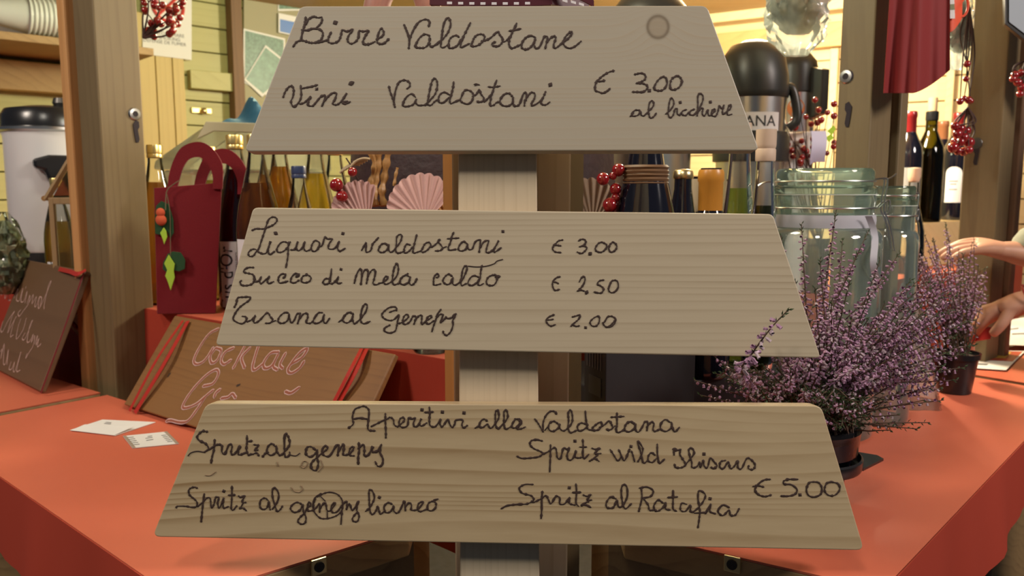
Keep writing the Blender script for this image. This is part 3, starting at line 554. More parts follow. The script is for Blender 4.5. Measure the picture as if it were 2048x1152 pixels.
# ------------------------------------------------------------------ counter flaps with red cloth
def flap(label, poly, edge, name='counter_flap'):
    """poly: outline on the plane z=ZF (first edge = near end), edge = (i, j) outer edge that carries the drape"""
    P = [Vector((x, y, ZF)) for x, y in poly]; c = sum(P, Vector())/len(P)
    t = thing(name, label, 'counter', (c.x, c.y, ZF-.03))
    t['group'] = 'fold-down serving counters of the hut'
    mb = MB(); mb.prism([p-Vector((0, 0, .034)) for p in P], (0, 0, .0315)); mb.build('board', M['ply'], t, bevel=0.002)
    mb = MB(); mb.prism([p-Vector((0, 0, .0024)) for p in P], (0, 0, .0024)); mb.build('red_cloth', M['red_cloth'], t)
    a, b = P[edge[0]], P[edge[1]]; d = (b-a); nrm = Vector((d.y, -d.x, 0)).normalized()
    if nrm.dot(c-a) > 0: nrm = -nrm
    mb = MB()
    def f(u, v):
        p = a+d*u+nrm*(0.001+0.010*v+0.006*v*math.sin(u*19)+0.003*math.sin(u*47)*v)
        return p-Vector((0, 0, 0.0+(.115+.008*math.sin(u*7))*v))
    mb.slab(f, 40, 6, nrm*0.0015); mb.build('cloth_drape', M['red_drape_shaded'], t, smooth=True)
    return t
FL = [(-.319, .7245), (-.12, .8876), (-.12, .998), (-.775, 1.4955), (-.953, 1.276)]
FR = [(.364, .744), (.13, .8797), (.13, .9946), (.93, 1.69), (1.077, 1.51)]
f1 = flap('red-clothed counter left of the sign carrying two business cards', FL, (0, 4))
f2 = flap('red-clothed counter right of the sign under the near heather pot', FR, (0, 4))
f3 = flap('red-clothed counter at far left under the folding brown board', [(-.975, 1.292), (-.797, 1.513), (-1.50, 2.045), (-1.68, 1.825)], (0, 3))
f4 = flap('red-clothed counter at far right under the white papers', [(1.095, 1.53), (.948, 1.707), (1.55, 2.23), (1.70, 2.05)], (0, 3))
def catch(t, px, py, p0, p1):
    p0, p1 = Vector((*p0, ZF)), Vector((*p1, ZF)); d = (p1-p0).normalized(); n = Vector((d.y, -d.x, 0))
    if n.dot(CAM-p0) < 0: n = -n
    p = PP(px, py, p0, n)+n*0.0015
    mb = MB(); mb.prism([p+d*x+Vector((0, 0, z)) for x, z in ((-.009, -.009), (.009, -.009), (.009, .009), (-.009, .009))], n*0.003)
    k = mb.build('catch_plate', M['brass'], t, bevel=0.001)
    q = n.to_track_quat('Z', 'Y').to_matrix().to_4x4(); mb = MB(); mb.lathe([(0.0056, 0.003), (0.0056, 0.0042), (0.003, 0.0045)], seg=18); mb.xf(Matrix.Translation(p) @ q); mb.build('catch_hole', M['black_matt'], k)
catch(f1, 635, 1131, FL[0], FL[1]); catch(f2, 1466, 1126, FR[0], FR[1])

# ------------------------------------------------------------------ raised shelf inside, red cloth in front
A0 = Vector((-.007, 1.0335, 0)); B0 = Vector((-.02, 1.20, 0))
for lab, a, d, n, ln, dp, mi in (('raised inner shelf draped in red cloth behind the left counter', A0, Ld, -Ln, 2.05, .50, .39), ('raised inner shelf draped in red cloth behind the right counter', B0+Rd*.03, Rd, -Rn, 2.32, .28, .25)):
    c = a+d*ln/2+n*dp/2; t = thing('raised_shelf', lab, 'shelf', (c.x, c.y, ZF))
    q = [a, a+d*ln, a+d*ln+n*dp, a+n*dp+d*mi]
    mb = MB(); mb.prism([p+Vector((0, 0, ZS-.004)) for p in q], (0, 0, .004)); mb.build('red_cloth', M['red_cloth'], t)
    mb = MB(); mb.slab(lambda u, v: a+d*ln*u-n*(.004+.006*abs(math.sin(u*31))*(1-v)+.004*math.sin(u*73)*(1-v))+Vector((0, 0, .93+(ZS-.93)*v)), 60, 5, n*.002); mb.build('cloth_drape', M['red_drape_shaded'], t)
    q = [a+n*.002, a+d*ln+n*.002, a+d*ln+n*(dp-.01), a+n*(dp-.01)+d*mi]
    mb = MB(); mb.prism([p+Vector((0, 0, ZS-.034)) for p in q], (0, 0, .029)); mb.build('board', M['ply'], t)

# ------------------------------------------------------------------ back wall details
wl = (Vector((*LC, 0))-Vector((*BC, 0))).normalized(); wn = Vector((wl.y, -wl.x, 0))
if wn.dot(Vector((0, 1.5, 0))-Vector((*BC, 0))) < 0: wn = -wn
def WL(px, py, off=0.0): return PP(px, py, Vector((*BC, 0))+wn*off, wn)
def wall_box(name, px0, px1, py0, py1, th, mt, parent=None, off=0.0, tilt=0):
    a, b = WL(px0, (py0+py1)/2), WL(px1, (py0+py1)/2); z1 = WL((px0+px1)/2, py0).z; z0 = WL((px0+px1)/2, py1).z
    mb = MB(); mb.prism([Vector((a.x, a.y, z0))+wn*off, Vector((b.x, b.y, z0))+wn*off, Vector((b.x, b.y, z1))+wn*off, Vector((a.x, a.y, z1))+wn*off], wn*th)
    return mb.build(name, mt, parent, bevel=0.002)
vert = wood('vertical_boards', (0.60, 0.45, 0.165), (0.48, 0.33, 0.11), 'Z', 30, 12, 0.3, 0.5, seed=21, blotch=.15)
t = thing('door_1', '', '', WL(340, 560)*1.0); del t['label']; del t['category']; struct(t); t.location.z = 0
for a, b in ((255, 286.5), (288, 320.5), (322, 353.5), (355, 377)): wall_box('door_board', a, b, 30, 760, .018, vert, t, 0.001)
wall_box('door_rail', 374, 475, 146, 182, .035, M['wall'], t, 0.001)
p = WL(408, 222, .012)
k = wall_box('latch', 382, 422, 216, 227, .004, M['gold'], t, 0.003)
mb = MB(); mb.sphere(p, .012); mb.build('latch_knob', M['brass'], k, smooth=True)
struct(wall_box('trim_5', 463, 484, -60, 700, .05, M['dark_trim'], None, .001))
# long wall shelf with a beam under it, top left
a = WL(-260, 150); b = WL(240, 165)
mb = MB(); mb.prism([Vector((a.x, a.y, 1.745))+wn*.001, Vector((b.x, b.y, 1.745))+wn*.001, Vector((b.x, b.y, 1.835))+wn*.001, Vector((a.x, a.y, 1.835))+wn*.001], wn*.06)
struct(mb.build('trim_6', M['beam'], bevel=.003))
SHZ = 1.872
mb = MB(); mb.prism([Vector((a.x, a.y, SHZ-.022))+wn*.001, Vector((b.x, b.y, SHZ-.022))+wn*.001, Vector((b.x, b.y, SHZ-.022))+wn*.34, Vector((a.x, a.y, SHZ-.022))+wn*.34], (0, 0, .022))
tag(mb.build('wall_shelf', M['ply'], bevel=.002), 'wooden wall shelf at top left holding plastic cups', 'shelf')
# right back wall: beams and frames
wr = (Vector((*RC, 0))-Vector((*BC, 0))).normalized(); wrn = Vector((wr.y, -wr.x, 0))
if wrn.dot(Vector((0, 1.5, 0))-Vector((*BC, 0))) < 0: wrn = -wrn
def WR(px, py, off=0.0): return PP(px, py, Vector((*BC, 0))+wrn*off, wrn)
def wr_box(name, px0, px1, py0, py1, th, mt, parent=None, off=0.001, full=False):
    a, b = WR(px0, (py0+py1)/2), WR(px1, (py0+py1)/2); z1 = WR((px0+px1)/2, py0).z; z0 = WR((px0+px1)/2, py1).z
    mb = MB(); mb.prism([Vector((a.x, a.y, z0))+wrn*off, Vector((b.x, b.y, z0))+wrn*off, Vector((b.x, b.y, z1))+wrn*off, Vector((a.x, a.y, z1))+wrn*off], wrn*th)
    return mb.build(name, mt, parent, bevel=0.003)
beam_r = wood('beam_right', (0.62, 0.36, 0.13), (0.48, 0.25, 0.08), 'X', 20, 10, 0.8, 0.5, seed=31)
struct(wr_box('trim_7', 1400, 2100, -20, 20, .09, M['wall_r']))
struct(wr_box('trim_8', 1400, 2100, 40, 90, .05, beam_r))
struct(wr_box('trim_9', 1648, 1664, 100, 760, .03, M['wall_r']))
struct(wr_box('trim_10', 1876, 1892, 100, 760, .03, M['wall_r']))

# ------------------------------------------------------------------ shared builders
def at(ratio_px, Y): return (ratio_px-1024)/FPX*Y*1.0
def spot(px, Y, z, py=400):
    p = PY(px, py, Y); return Vector((p.x, Y, z))
def plane_text(name, groups, p0, n, mt, hw, parent, lift=0.0006):
    mb = MB(); n = Vector(n).normalized(); k = 0
    for x0, y0, sc, txt in groups:
        for st in txt.split(';'):
            pts = [tuple(map(float, p.split(','))) for p in st.split()]
            if len(pts) < 2: continue
            q = [PP(x0+x/sc, y0+y/sc, Vector(p0)+n*lift, n) for x, y in pts]; k += 1
            c = catmull(q, 4); mb.stroke(c, [hw*(1+.25*mnoise.noise(p*300)) for p in c], n, 0.0003)
    return mb.build(name, mt, parent, smooth=True, angle=80)
def text_mesh(name, body, size, mt, parent, M4, extrude=0.0002, cyl=None, align='CENTER', squash=1.0):
    """flat lettering; cyl = radius wraps it round a vertical axis through the parent's origin"""
    cu = bpy.data.curves.new(name, 'FONT'); cu.body = body; cu.size = size; cu.extrude = extrude; cu.align_x = align; cu.align_y = 'CENTER'; cu.resolution_u = 3
    tmp = bpy.data.objects.new('tmp_text', cu); C.objects.link(tmp)
    dg = bpy.context.evaluated_depsgraph_get(); me = bpy.data.meshes.new_from_object(tmp.evaluated_get(dg))
    C.objects.unlink(tmp); bpy.data.objects.remove(tmp)
    bm = bmesh.new(); bm.from_mesh(me)
    for v in bm.verts: v.co.x *= squash
    if cyl is None: bmesh.ops.transform(bm, matrix=M4, verts=bm.verts)
    else:
        r, z, a0, turn = cyl
        for v in bm.verts:
            x, y, e = v.co
            if turn: x, y = -y, x
            a = a0 + x/r; v.co = Vector(((r+e+0.0003)*math.cos(a), (r+e+0.0003)*math.sin(a), z+y))
    bm.to_mesh(me); bm.free(); me.materials.clear(); me.materials.append(mt); me.name = name
    o = bpy.data.objects.new(name, me); C.objects.link(o); o.parent = parent; return o
def wrap(mb, r, z0, z1, a0, a1, n=16):
    mb.grid(lambda u, v: (r*math.cos(a0+(a1-a0)*u), r*math.sin(a0+(a1-a0)*u), z0+(z1-z0)*v), n, 4); return mb
def face_ang(loc): return math.atan2(-loc[1], -loc[0])          # direction from a thing towards the photographer

JUICE = [(.034, 0), (.0385, .003), (.040, .008), (.040, .150), (.0385, .172), (.034, .200), (.0255, .236), (.0180, .266), (.0145, .288), (.0138, .300), (.0138, .316)]
def prof_upto(prof, z, shrink):
    out = []
    for (r, a), (r2, b) in zip(prof, prof[1:]):
        out.append((max(r-shrink, .001), a+0.002 if a == 0 else a))
        if b >= z:
            t = (z-a)/(b-a); out.append((max(r+(r2-r)*t-shrink, .001), z)); break
    return out
def juice_bottle(name, label, loc, liq, level, group, cap=None, glass=None, sc=1.0, label_kind=None, rz=0):
    t = thing(name, label, 'bottle', loc, rz, group); t.scale = (sc, sc, sc)
    mb = MB(); mb.lathe(JUICE, cap1=False); mb.build('glass', glass or M['glass'], t, local=True, smooth=True)
    if liq is not None:
        mb = MB(); mb.lathe(prof_upto(JUICE, level, .0022)); mb.build('juice', liq, t, local=True, smooth=True)
    mb = MB(); mb.lathe([(.0150, .299), (.0158, .300), (.0158, .306), (.0150, .3075), (.0160, .309), (.0160, .323), (.0150, .3255), (.002, .326)], cap0=False); mb.build('cap', cap or M['gold'], t, local=True, smooth=True, angle=30)
    if label_kind:
        a0 = label_kind
        mb = MB(); wrap(mb, .0404, .028, .126, a0-.52, a0+.52); lb = mb.build('label', M['label'], t, local=True, smooth=True)
    return t
liq_purple = liquid('purple_juice', (0.10, 0.006, 0.012), 0.55, (0.16, 0.012, 0.02)); liq_amber = liquid('amber_juice', (0.72, 0.46, 0.07), 0.5, (.70, .42, .06))
liq_yellow = liquid('yellow_juice', (0.85, 0.68, 0.18), 0.45); liq_brown = liquid('brown_juice', (0.55, 0.30, 0.06), 0.55, (.50, .26, .05)); liq_pale = liquid('pale_juice', (0.85, 0.74, 0.30), 0.3)
liq_pink = liquid('pale_pink_drink', (0.80, 0.62, 0.55), 0.35); liq_green = liquid('green_liqueur', (0.55, 0.66, 0.28), 0.3); liq_olive = liquid('olive_liqueur', (0.16, 0.17, 0.04), 0.4)
GJ = 'juice bottles with gold caps behind the red bag'

# ------------------------------------------------------------------ cocktail sign leaning on the raised shelf
BL = Vector((-.697, 1.40, ZF)); Dc = Vector((.795, -.606, 0)); Uc = Vector((.0640, .0840, .148)); nc = Dc.cross(Uc).normalized()
if nc.dot(CAM-BL) < 0: nc = -nc
t = thing('cocktail_sign', 'stained wood board with chalk-outlined cocktail lettering leaning behind the menu sign', 'sign', BL+Dc*.29, math.atan2(-.606, .795))
f0 = BL+Vector((0, 0, .008)); mb = MB(); q = [f0, f0+Dc*.585, f0+Dc*.585+Uc, f0+Uc]; mb.prism(q, -nc*.010)
bd = mb.build('board', M['sign_stain'], t, bevel=.002)
ck = [(240, 630, 3.657, "720,100 650,140 580,240 540,330 560,360 610,340 650,290 680,240;700,240 660,300 670,350 710,330 740,260 700,240;830,240 770,270 740,330 760,360 810,330;930,190 870,310 830,385;950,240 890,310 910,385;1020,200 980,330 970,390 990,400 1040,360;1160,270 1100,280 1050,350 1060,390 1110,370 1160,280 1120,370 1150,400;1210,280 1170,360 1190,390;1250,360 1330,310 1370,245 1310,280 1230,390 1250,425 1310,390 1345,340"),
      (240, 630, 3.657, "610,520 680,500 720,430 700,400 620,450 520,560 460,660 480,680 560,650 630,590 680,550;630,590 570,680 500,770 440,785 370,770 340,775;690,600 700,570 730,545;740,610 790,600 820,575 845,605"), (240, 630, 3.657, "1210,560 1250,570 1310,530")]
m_chalkfill = mat('chalk_fill', (0.30, 0.10, 0.06), 0.9)
for g in ck:
    plane_text('lettering', [g], f0, nc, M['chalk'], .0034, bd, .0004); plane_text('lettering_fill', [g], f0, nc, m_chalkfill, .0019, bd, .0009)
def band(parent, name, pts, wd, mt, p0, n, lift=.004, sag=.01):
    n = Vector(n).normalized(); q = catmull([PP(x, y, Vector(p0)+n*(lift+(sag if 0 < i < len(pts)-1 else 0)), n) for i, (x, y) in enumerate(pts)], 6)
    mb = MB()
    for a, b in zip(q, q[1:]):
        d = (b-a).normalized(); s_ = n.cross(d).normalized()*wd/2
        mb.prism([a-s_, a+s_, b+s_, b-s_], n*.0006)
    return mb.build(name, mt, parent)
band(t, 'ribbon', [(376, 642), (330, 725), (270, 826)], .0105, M['ribbon'], f0, nc)
band(t, 'ribbon', [(366, 641), (312, 722), (259, 822)], .0070, M['ribbon'], f0, nc, .006, .012)
band(t, 'ribbon', [(735, 692), (712, 740), (672, 815)], .0105, M['ribbon'], f0, nc)
band(t, 'ribbon', [(727, 690), (700, 742), (662, 816)], .0070, M['ribbon'], f0, nc, .006, .012)
kmat = mat('knot_dark', (0.045, 0.022, 0.010), 0.7)
for k_ in ("350,450 358,438 366,428", "856,516 866,514 876,508"): plane_text('knot', [(240, 630, 3.657, k_)], f0, nc, kmat, .0022, bd, .0003)

# ------------------------------------------------------------------ folding board with chalk writing, far left
BR = Vector((-.904, 1.4955, ZF+.007)); Da = Vector((-.731, .682, 0)); Ua = Vector((.0606, .0795, .224)); na = Da.cross(Ua).normalized()
if na.dot(CAM-BR) < 0: na = -na
t = thing('folding_board', 'dark brown folding board with pink chalk handwriting at left edge', 'sign', BR+Da*.15, math.atan2(.682, -.731))
mb = MB(); mb.prism([BR, BR+Da*.36, BR+Da*.36+Ua, BR+Ua], -na*.012); bd = mb.build('front_panel', M['sign_brown'], t, bevel=.002)
back = Vector((.606, .795, 0))*.15
mb = MB(); e = BR-na*.015; mb.prism([e+back, e+back+Da*.36, e+Da*.36+Ua*.985, e+Ua*.985], Vector((.6, .8, 0))*.010); mb.build('back_panel', M['sign_brown'], t, bevel=.002)
plane_text('lettering', [(0, 510, 3.6, "75,112 60,130;97,195 92,205;188,228 184,240;0,250 15,230 10,290 40,240 35,315 65,250 58,320 75,325;100,310 130,240 118,320 140,325 165,240 150,330 172,330 195,262 180,345;195,350 215,290 205,350 170,400 140,440 130,420 150,395;210,340 240,285 230,352 262,300 250,365 262,365 285,300 275,372 290,372 350,240 368,188 350,220 320,350 318,388;285,300 300,310 290,370"),
  (0, 510, 3.6, "20,480 5,540 20,550 60,470 105,405 85,450 55,560 80,510 120,440 100,480 75,585 95,575;150,460 130,520 118,605 165,540 190,455;180,560 160,600 175,610 200,560 235,470 215,510 195,620 215,620 240,570 225,630 250,580 240,650 210,700 185,745 195,710;250,640 270,580 260,650 280,600 270,660 295,640"),
  (0, 510, 3.6, "0,700 15,680 5,750 30,640 25,780 45,770 60,680 50,790;80,770 65,820 85,820 105,770 95,830 110,830 150,700 140,740 120,835 145,830")], BR, na, M['chalk_dim'], .0013, bd, .0005)
band(t, 'ribbon', [(168, 545), (135, 640), (82, 786)], .006, M['ribbon_dark'], BR, na, .002, .002)
band(t, 'ribbon', [(2, 560), (10, 535), (30, 528)], .012, M['ribbon'], BR, na, .003, .006)
band(t, 'ribbon', [(118, 538), (140, 543), (155, 548), (172, 540)], .009, M['ribbon'], BR, na, .003, .008)
mb = MB(); cc = PP(160, 642, BR-na*.06, na); mb.tube([cc+Vector((.030*math.cos(a)*.7, .012*math.sin(2*a), .020*math.sin(a))) for a in [i*2*math.pi/20 for i in range(20)]], .0045, 8, closed=True); mb.build('ribbon', M['ribbon_dark'], t, smooth=True)

# ------------------------------------------------------------------ business cards
def card(label, quad, lines, name='business_card', extra=None):
    q = [PZ(x, y, ZF+.0006) for x, y in quad]; c = sum(q, Vector())/4
    t = thing(name, label, 'card', c, 0, 'white cards lying on the left counter')
    mb = MB(); mb.prism(q, (0, 0, .0009)); mb.build('sheet', M['paper'], t)
    mb = MB()
    for (u0, v0, u1, v1) in lines:
        f = lambda u, v: (q[0]*(1-u)+q[1]*u)*(1-v)+(q[3]*(1-u)+q[2]*u)*v+Vector((0, 0, .0011))
        dv = .018; mb.prism([f(u0, v0-dv), f(u1, v1-dv), f(u1, v1+dv), f(u0, v0+dv)], (0, 0, .0002))
    mb.build('print', M['ink_grey'], t)
    if extra:
        mb = MB()
        for (u0, u1) in extra:
            mb.prism([f(u0, 0), f(u1, 0), f(u1, 1), f(u0, 1)], (0, 0, .0001))
        mb.build('beige_edge', mat('beige_edge', (0.36, 0.29, 0.22), .7), t)
    return t
card('small white card with brown borders on the red counter', [(246, 873), (334, 864), (358, 888), (265, 897)],
     [(.05+.0*i, .18+.15*i, .20, .18+.15*i) for i in range(5)]+[(.42, .38, .58, .36), (.40, .55, .56, .52), (.50, .25, .60, .24)]+[(.80, .28+.13*i, .91, .28+.13*i) for i in range(5)], extra=[(0, .07), (.93, 1)])
t = card('folded white card pushed partly under the cocktail board', [(205, 840), (311, 845), (230, 872), (140, 861)], [(.20, .22, .32, .24), (.24, .32, .38, .34), (.3, .62, .5, .63)])
mb = MB(); q = [PZ(x, y, ZF+.0016) for x, y in [(170, 854), (268, 858), (228, 871), (142, 861)]]; mb.prism([q[0]+Vector((0, 0, .004)), q[1]+Vector((0, 0, .004)), q[2], q[3]], (0, 0, .0005)); mb.build('folded_flap', M['paper'], t)

# ------------------------------------------------------------------ red felt bag
YB = 1.50
def FB(px, py, y=YB): return PY(px, py, y)
t = thing('felt_bag', 'red felt bottle bag with holly charms hanging from its handle', 'bag', Vector((FB(372, 637).x, YB+.03, ZS)))
z0 = ZS+.001
fr = [FB(308, 376), FB(440, 365), FB(428, 637), FB(314, 637)]
fr = [Vector((p.x, YB+.010*math.sin(i), max(p.z, z0))) for i, p in enumerate(fr)]; fr[2].z = z0; fr[3].z = z0
dep = Vector((-.019, .045, 0))
mb = MB()
mb.prism(fr, (0, .003, 0)); mb.prism([p+dep for p in fr], (0, .003, 0))
mb.prism([fr[0], fr[0]+dep, fr[3]+dep, fr[3]], (.003, 0, 0)); mb.prism([fr[1], fr[1]+dep, fr[2]+dep, fr[2]], (-.003, 0, 0)); mb.prism([fr[3], fr[2], fr[2]+dep, fr[3]+dep], (0, 0, .003))
mb.build('body', M['felt'], t, bevel=.001)
def handle(off, name):
    out = [(333, 378), (337, 345), (349, 312), (362, 294), (382, 285), (402, 284), (420, 294), (435, 312), (444, 335), (443, 378)]
    inn = [(424, 378), (424, 352), (416, 330), (404, 317), (390, 314), (377, 318), (367, 330), (360, 348), (352, 378)]
    mb = MB(); o = [FB(*p)+off for p in out]; i_ = [FB(*p)+off for p in inn]
    n = 24
    oc = catmull(o, 4); ic = catmull(i_[::-1], 4)
    def smp(c, u): k = u*(len(c)-1); a = int(min(k, len(c)-2)); return c[a]+(c[a+1]-c[a])*(k-a)
    mb.slab(lambda u, v: smp(oc, u)*(1-v)+smp(ic, u)*v, n, 1, (0, .003, 0)); return mb.build(name, M['felt'], t)
handle(Vector((0, .0035, 0)), 'handle'); handle(Vector((.030, .049, -.010)), 'handle')
yb = YB-.004
mb = MB(); mb.tube(catmull([PY(*p, yb-.003) for p in ((360, 360), (348, 368), (336, 378), (332, 392), (331, 420))], 5), .0009, 6); mb.tube(catmull([PY(*p, yb-.002) for p in ((332, 384), (336, 400), (340, 430), (341, 500), (341, 515))], 5), .0007, 6); mb.build('string', mat('green_string', (.16, .13, .07), .8), t, smooth=True)
def felt_leaf(name, px, mt, y):
    mb = MB(); mb.prism([PY(*p, y) for p in px], (0, .0022, 0)); return mb.build(name, mt, t, bevel=.0006)
felt_leaf('leaf', [(312, 412), (322, 402), (336, 408), (342, 425), (346, 440), (347, 466), (340, 478), (334, 462), (322, 470), (310, 468), (309, 440)], M['leaf_green'], yb-.0005)
mb = MB(); mb.sphere(PY(321, 425, yb-.006), .0085, sc=(1, .6, 1)); mb.sphere(PY(322, 440, yb-.0055), .0105, sc=(1, .6, 1)); mb.build('berry', M['felt_orange'], t, smooth=True)
felt_leaf('leaf', [(327, 455), (332, 462), (334, 474), (328, 489), (325, 478), (320, 466)], M['lime'], yb-.006)
felt_leaf('leaf', [(326, 525), (335, 508), (345, 503), (361, 505), (370, 520), (369, 538), (358, 543), (345, 540), (334, 546), (325, 538)], M['leaf_green'], yb-.0015)
felt_leaf('leaf', [(337, 509), (343, 519), (349, 528), (347, 543), (349, 555), (341, 581), (334, 560), (330, 552), (334, 540), (328, 527)], M['lime'], yb-.005)

# ------------------------------------------------------------------ juice bottles on the raised shelf
def jb(px, Y, lab, liq, level, sc=1.0, cap=None, lk=None):
    p = spot(px, Y, ZS+.0005); return juice_bottle('juice_bottle', lab, p, liq, level, GJ, cap, None, sc, lk)
pb = jb(474, 1.600, 'dark purple juice bottle with white side label right of the red bag', liq_purple, .262, 1.048, None, None)
a0 = face_ang(pb.location)
mb = MB(); wrap(mb, .0404, .004, .128, a0-.98, a0+.10); lb = mb.build('label', M['label'], pb, local=True, smooth=True)
text_mesh('label_text', "Jus d'Or", .040, M['ink'], lb, None, cyl=(.0406, .066, a0-.60, True), squash=.80)
text_mesh('label_text', "100% FRUIT ET BIEN D'ICI", .0075, M['ink_grey'], lb, None, cyl=(.0406, .066, a0-.10, True))
mb = MB(); q = Vector((.0412*math.cos(a0-.60), .0412*math.sin(a0-.60), .079)); mb.sphere(q, .0034, 10, 6, (.5, .5, 1)); mb.build('label_emblem', mat('blueberry', (.05, .10, .22), .5), lb, local=True, smooth=True)
b2 = jb(516, 1.50, 'brown juice bottle half hidden behind the left end of the middle board', liq_brown, .240, 1.03)
a0 = face_ang(b2.location); mb = MB(); wrap(mb, .0404, .004, .140, a0-1.25, a0-.1); mb.build('label', M['label'], b2, local=True, smooth=True)
jb(314, 1.66, 'amber juice bottle standing between the post and the red bag', liq_amber, .250, 1.0)
jb(421, 1.73, 'pale yellow juice bottle seen through the bag handle', liq_pale, .255, 1.0)
jb(562, 1.63, 'golden juice bottle just left of the blue capped bottle', liq_amber, .270, 1.04)
jb(633, 1.58, 'golden juice bottle just right of the blue capped bottle', liq_yellow, .258, 1.03)
jb(540, 1.78, 'amber juice bottle in the second row behind the golden ones', liq_amber, .255, 1.05)
jb(672, 1.67, 'clear empty bottle next to the red berries of the basket', None, 0, 1.02)
bc = juice_bottle('spirit_bottle', 'small clear bottle with dark blue cap among the juice bottles', spot(599, 1.50, ZS+.0005), liq_pink, .225, None, mat('blue_cap', (.03, .045, .12), .35), None, .855)

# translucent storage box behind the bottles
p = spot(455, 1.86, ZS+.001); t = thing('storage_box', 'large clear plastic storage box behind the juice bottles', 'box', p)
mb = MB(); X0, X1 = PY(292, 300, 1.80).x, PY(600, 300, 1.80).x
mb.prism([(X0, 1.86, ZS+.002), (X1, 1.86, ZS+.002), (X1, 2.06, ZS+.002), (X0, 2.06, ZS+.002)], (0, 0, .278)); mb.build('bin', liquid('frosted_plastic', (.80, .82, .78), .55, (.75, .77, .72)), t, bevel=.012)
mb = MB(); zl = ZS+.281; mb.prism([(X0-.01, 1.85, zl), (X0-.005, 1.85, zl+.02), (X0+.115, 1.85, zl+.100), (X1, 1.85, zl+.092), (X1+.01, 1.85, zl)], (0, .22, 0)); mb.build('lid', liquid('clear_lid', (.78, .80, .74), .5, (.72, .72, .64)), t, bevel=.006)
mb = MB(); mb.prism([(X0+.095, 1.846, zl+.068), (X0+.118, 1.846, zl+.108), (X1, 1.846, zl+.100), (X1, 1.846, zl+.078), (X0+.135, 1.846, zl+.086)], (0, .006, 0)); mb.build('lid_rim', mat('beige_lid', (.40, .36, .24), .4), t, bevel=.002)
# teal cloth and black cup on that box
mb = MB(); c = PY(505, 240, 1.90); c.z = ZS+.281+.100
mb.grid(lambda u, v: (c.x+.07*(u-.5)*2*math.cos(v*1.2), c.y+.05*(v-.5)*2, c.z+.002+.045*max(0, math.sin(math.pi*u)*math.sin(math.pi*v))*(1+.5*math.sin(u*9+v*7))), 16, 12)
o = mb.build('teal_cloth', M['teal'], smooth=True); tag(o, 'crumpled teal blue cloth on the storage box lid', 'cloth')

# ------------------------------------------------------------------ white urn, lantern and small bottle behind the left post
p = spot(112, 2.00, ZS+.0005); R = .104
t = thing('drink_urn', 'large white drink urn with glossy black lid at far left', 'urn', p)
ztop = PY(100, 268, 2.0).z-ZS
mb = MB(); mb.lathe([(R*.97, 0), (R*.97, .085)], seg=40); mb.build('base', M['black_matt'], t, local=True, smooth=True)
mb = MB(); mb.lathe([(R*.965, .0855), (R, .092), (R*1.0, ztop-.01), (R*1.04, ztop)], seg=40); mb.build('tank', M['white'], t, local=True, smooth=True)
mb = MB(); mb.lathe([(R*1.05, ztop), (R*1.11, ztop+.004), (R*1.11, ztop+.010), (R*1.03, ztop+.013)], seg=40, cap0=False, cap1=False); mb.build('rim', M['steel'], t, local=True, smooth=True)
mb = MB(); mb.lathe([(R*1.04, ztop+.012), (R*1.03, ztop+.040), (R*.93, ztop+.056), (R*.5, ztop+.064), (.01, ztop+.066)], seg=40); mb.build('lid', M['black'], t, local=True, smooth=True)
mb = MB(); mb.lathe([(.016, ztop+.064), (.020, ztop+.072), (.017, ztop+.084), (.004, ztop+.086)], (.035, -.01, 0), seg=20); mb.build('lid_knob', M['steel_dark'], t, local=True, smooth=True)
fa = face_ang(p)+.08; fx, fy = math.cos(fa), math.sin(fa); sx, sy = -fy, fx
zt_ = PY(100, 330, 1.9).z-ZS
mb = MB(); cc = Vector((fx*(R+.020), fy*(R+.020), zt_))
mb.prism([cc+Vector((sx, sy, 0))*a+Vector((fx, fy, 0))*.02+Vector((0, 0, z)) for a, z in ((-.052, .012), (-.05, -.008), (-.030, -.014), (-.022, -.040), (-.012, -.048), (.012, -.048), (.022, -.040), (.030, -.014), (.05, -.008), (.052, .012), (.02, .022), (-.02, .022))], Vector((fx, fy, 0))*-.045); mb.build('tap', M['black'], t, local=True, bevel=.006)
jl = juice_bottle('juice_bottle', 'small yellow juice bottle in front of the white urn', spot(114, 1.82, ZS+.0005), liq_yellow, .205, 'juice bottle by the urn', None, None, .80)
a0 = face_ang(jl.location); mb = MB(); wrap(mb, .0404, .006, .092, a0-1.0, a0-.15); lb = mb.build('label', M['label'], jl, local=True, smooth=True); text_mesh('label_text', "Jus d'Or", .026, M['ink'], lb, None, cyl=(.0406, .05, a0-.6, True)); del jl['group']
# wooden lantern house with clear panes
YL = 1.70; t = thing('lantern', 'wooden framed lantern with clear panes behind the left post', 'lantern', Vector((PY(150, 500, YL).x, YL+.05, ZS)))
xa, xb = PY(106, 430, YL).x, PY(215, 430, YL).x; ze = PY(130, 395, YL).z; zp = PY(150, 300, YL).z; xm = (xa+xb)/2
mw = wood('lantern_wood', (.34, .22, .10), (.22, .13, .055), 'Z', 40, 10, .6, .6, seed=41)
mb = MB()
for x in (xa, xb):
    for y in (YL, YL+.11): mb.box((x, y, (ZS+ze)/2), (.011, .011, ze-ZS-.001))
for z in (ZS+.007, ze-.007):
    for y in (YL, YL+.11): mb.box((xm, y, z), (xb-xa, .010, .014))
    for x in (xa, xb): mb.box((x, YL+.055, z), (.010, .11, .014))
mb.build('frame', mw, t, bevel=.0015)
mb = MB()
for y in (YL, YL+.11):
    mb.tube([(xa-.012, y, ze-.004), (xm, y, zp)], .0065, 6); mb.tube([(xb+.012, y, ze-.004), (xm, y, zp)], .0065, 6)
mb.tube([(xm, YL, zp), (xm, YL+.11, zp)], .0065, 6); mb.build('roof_frame', mw, t)
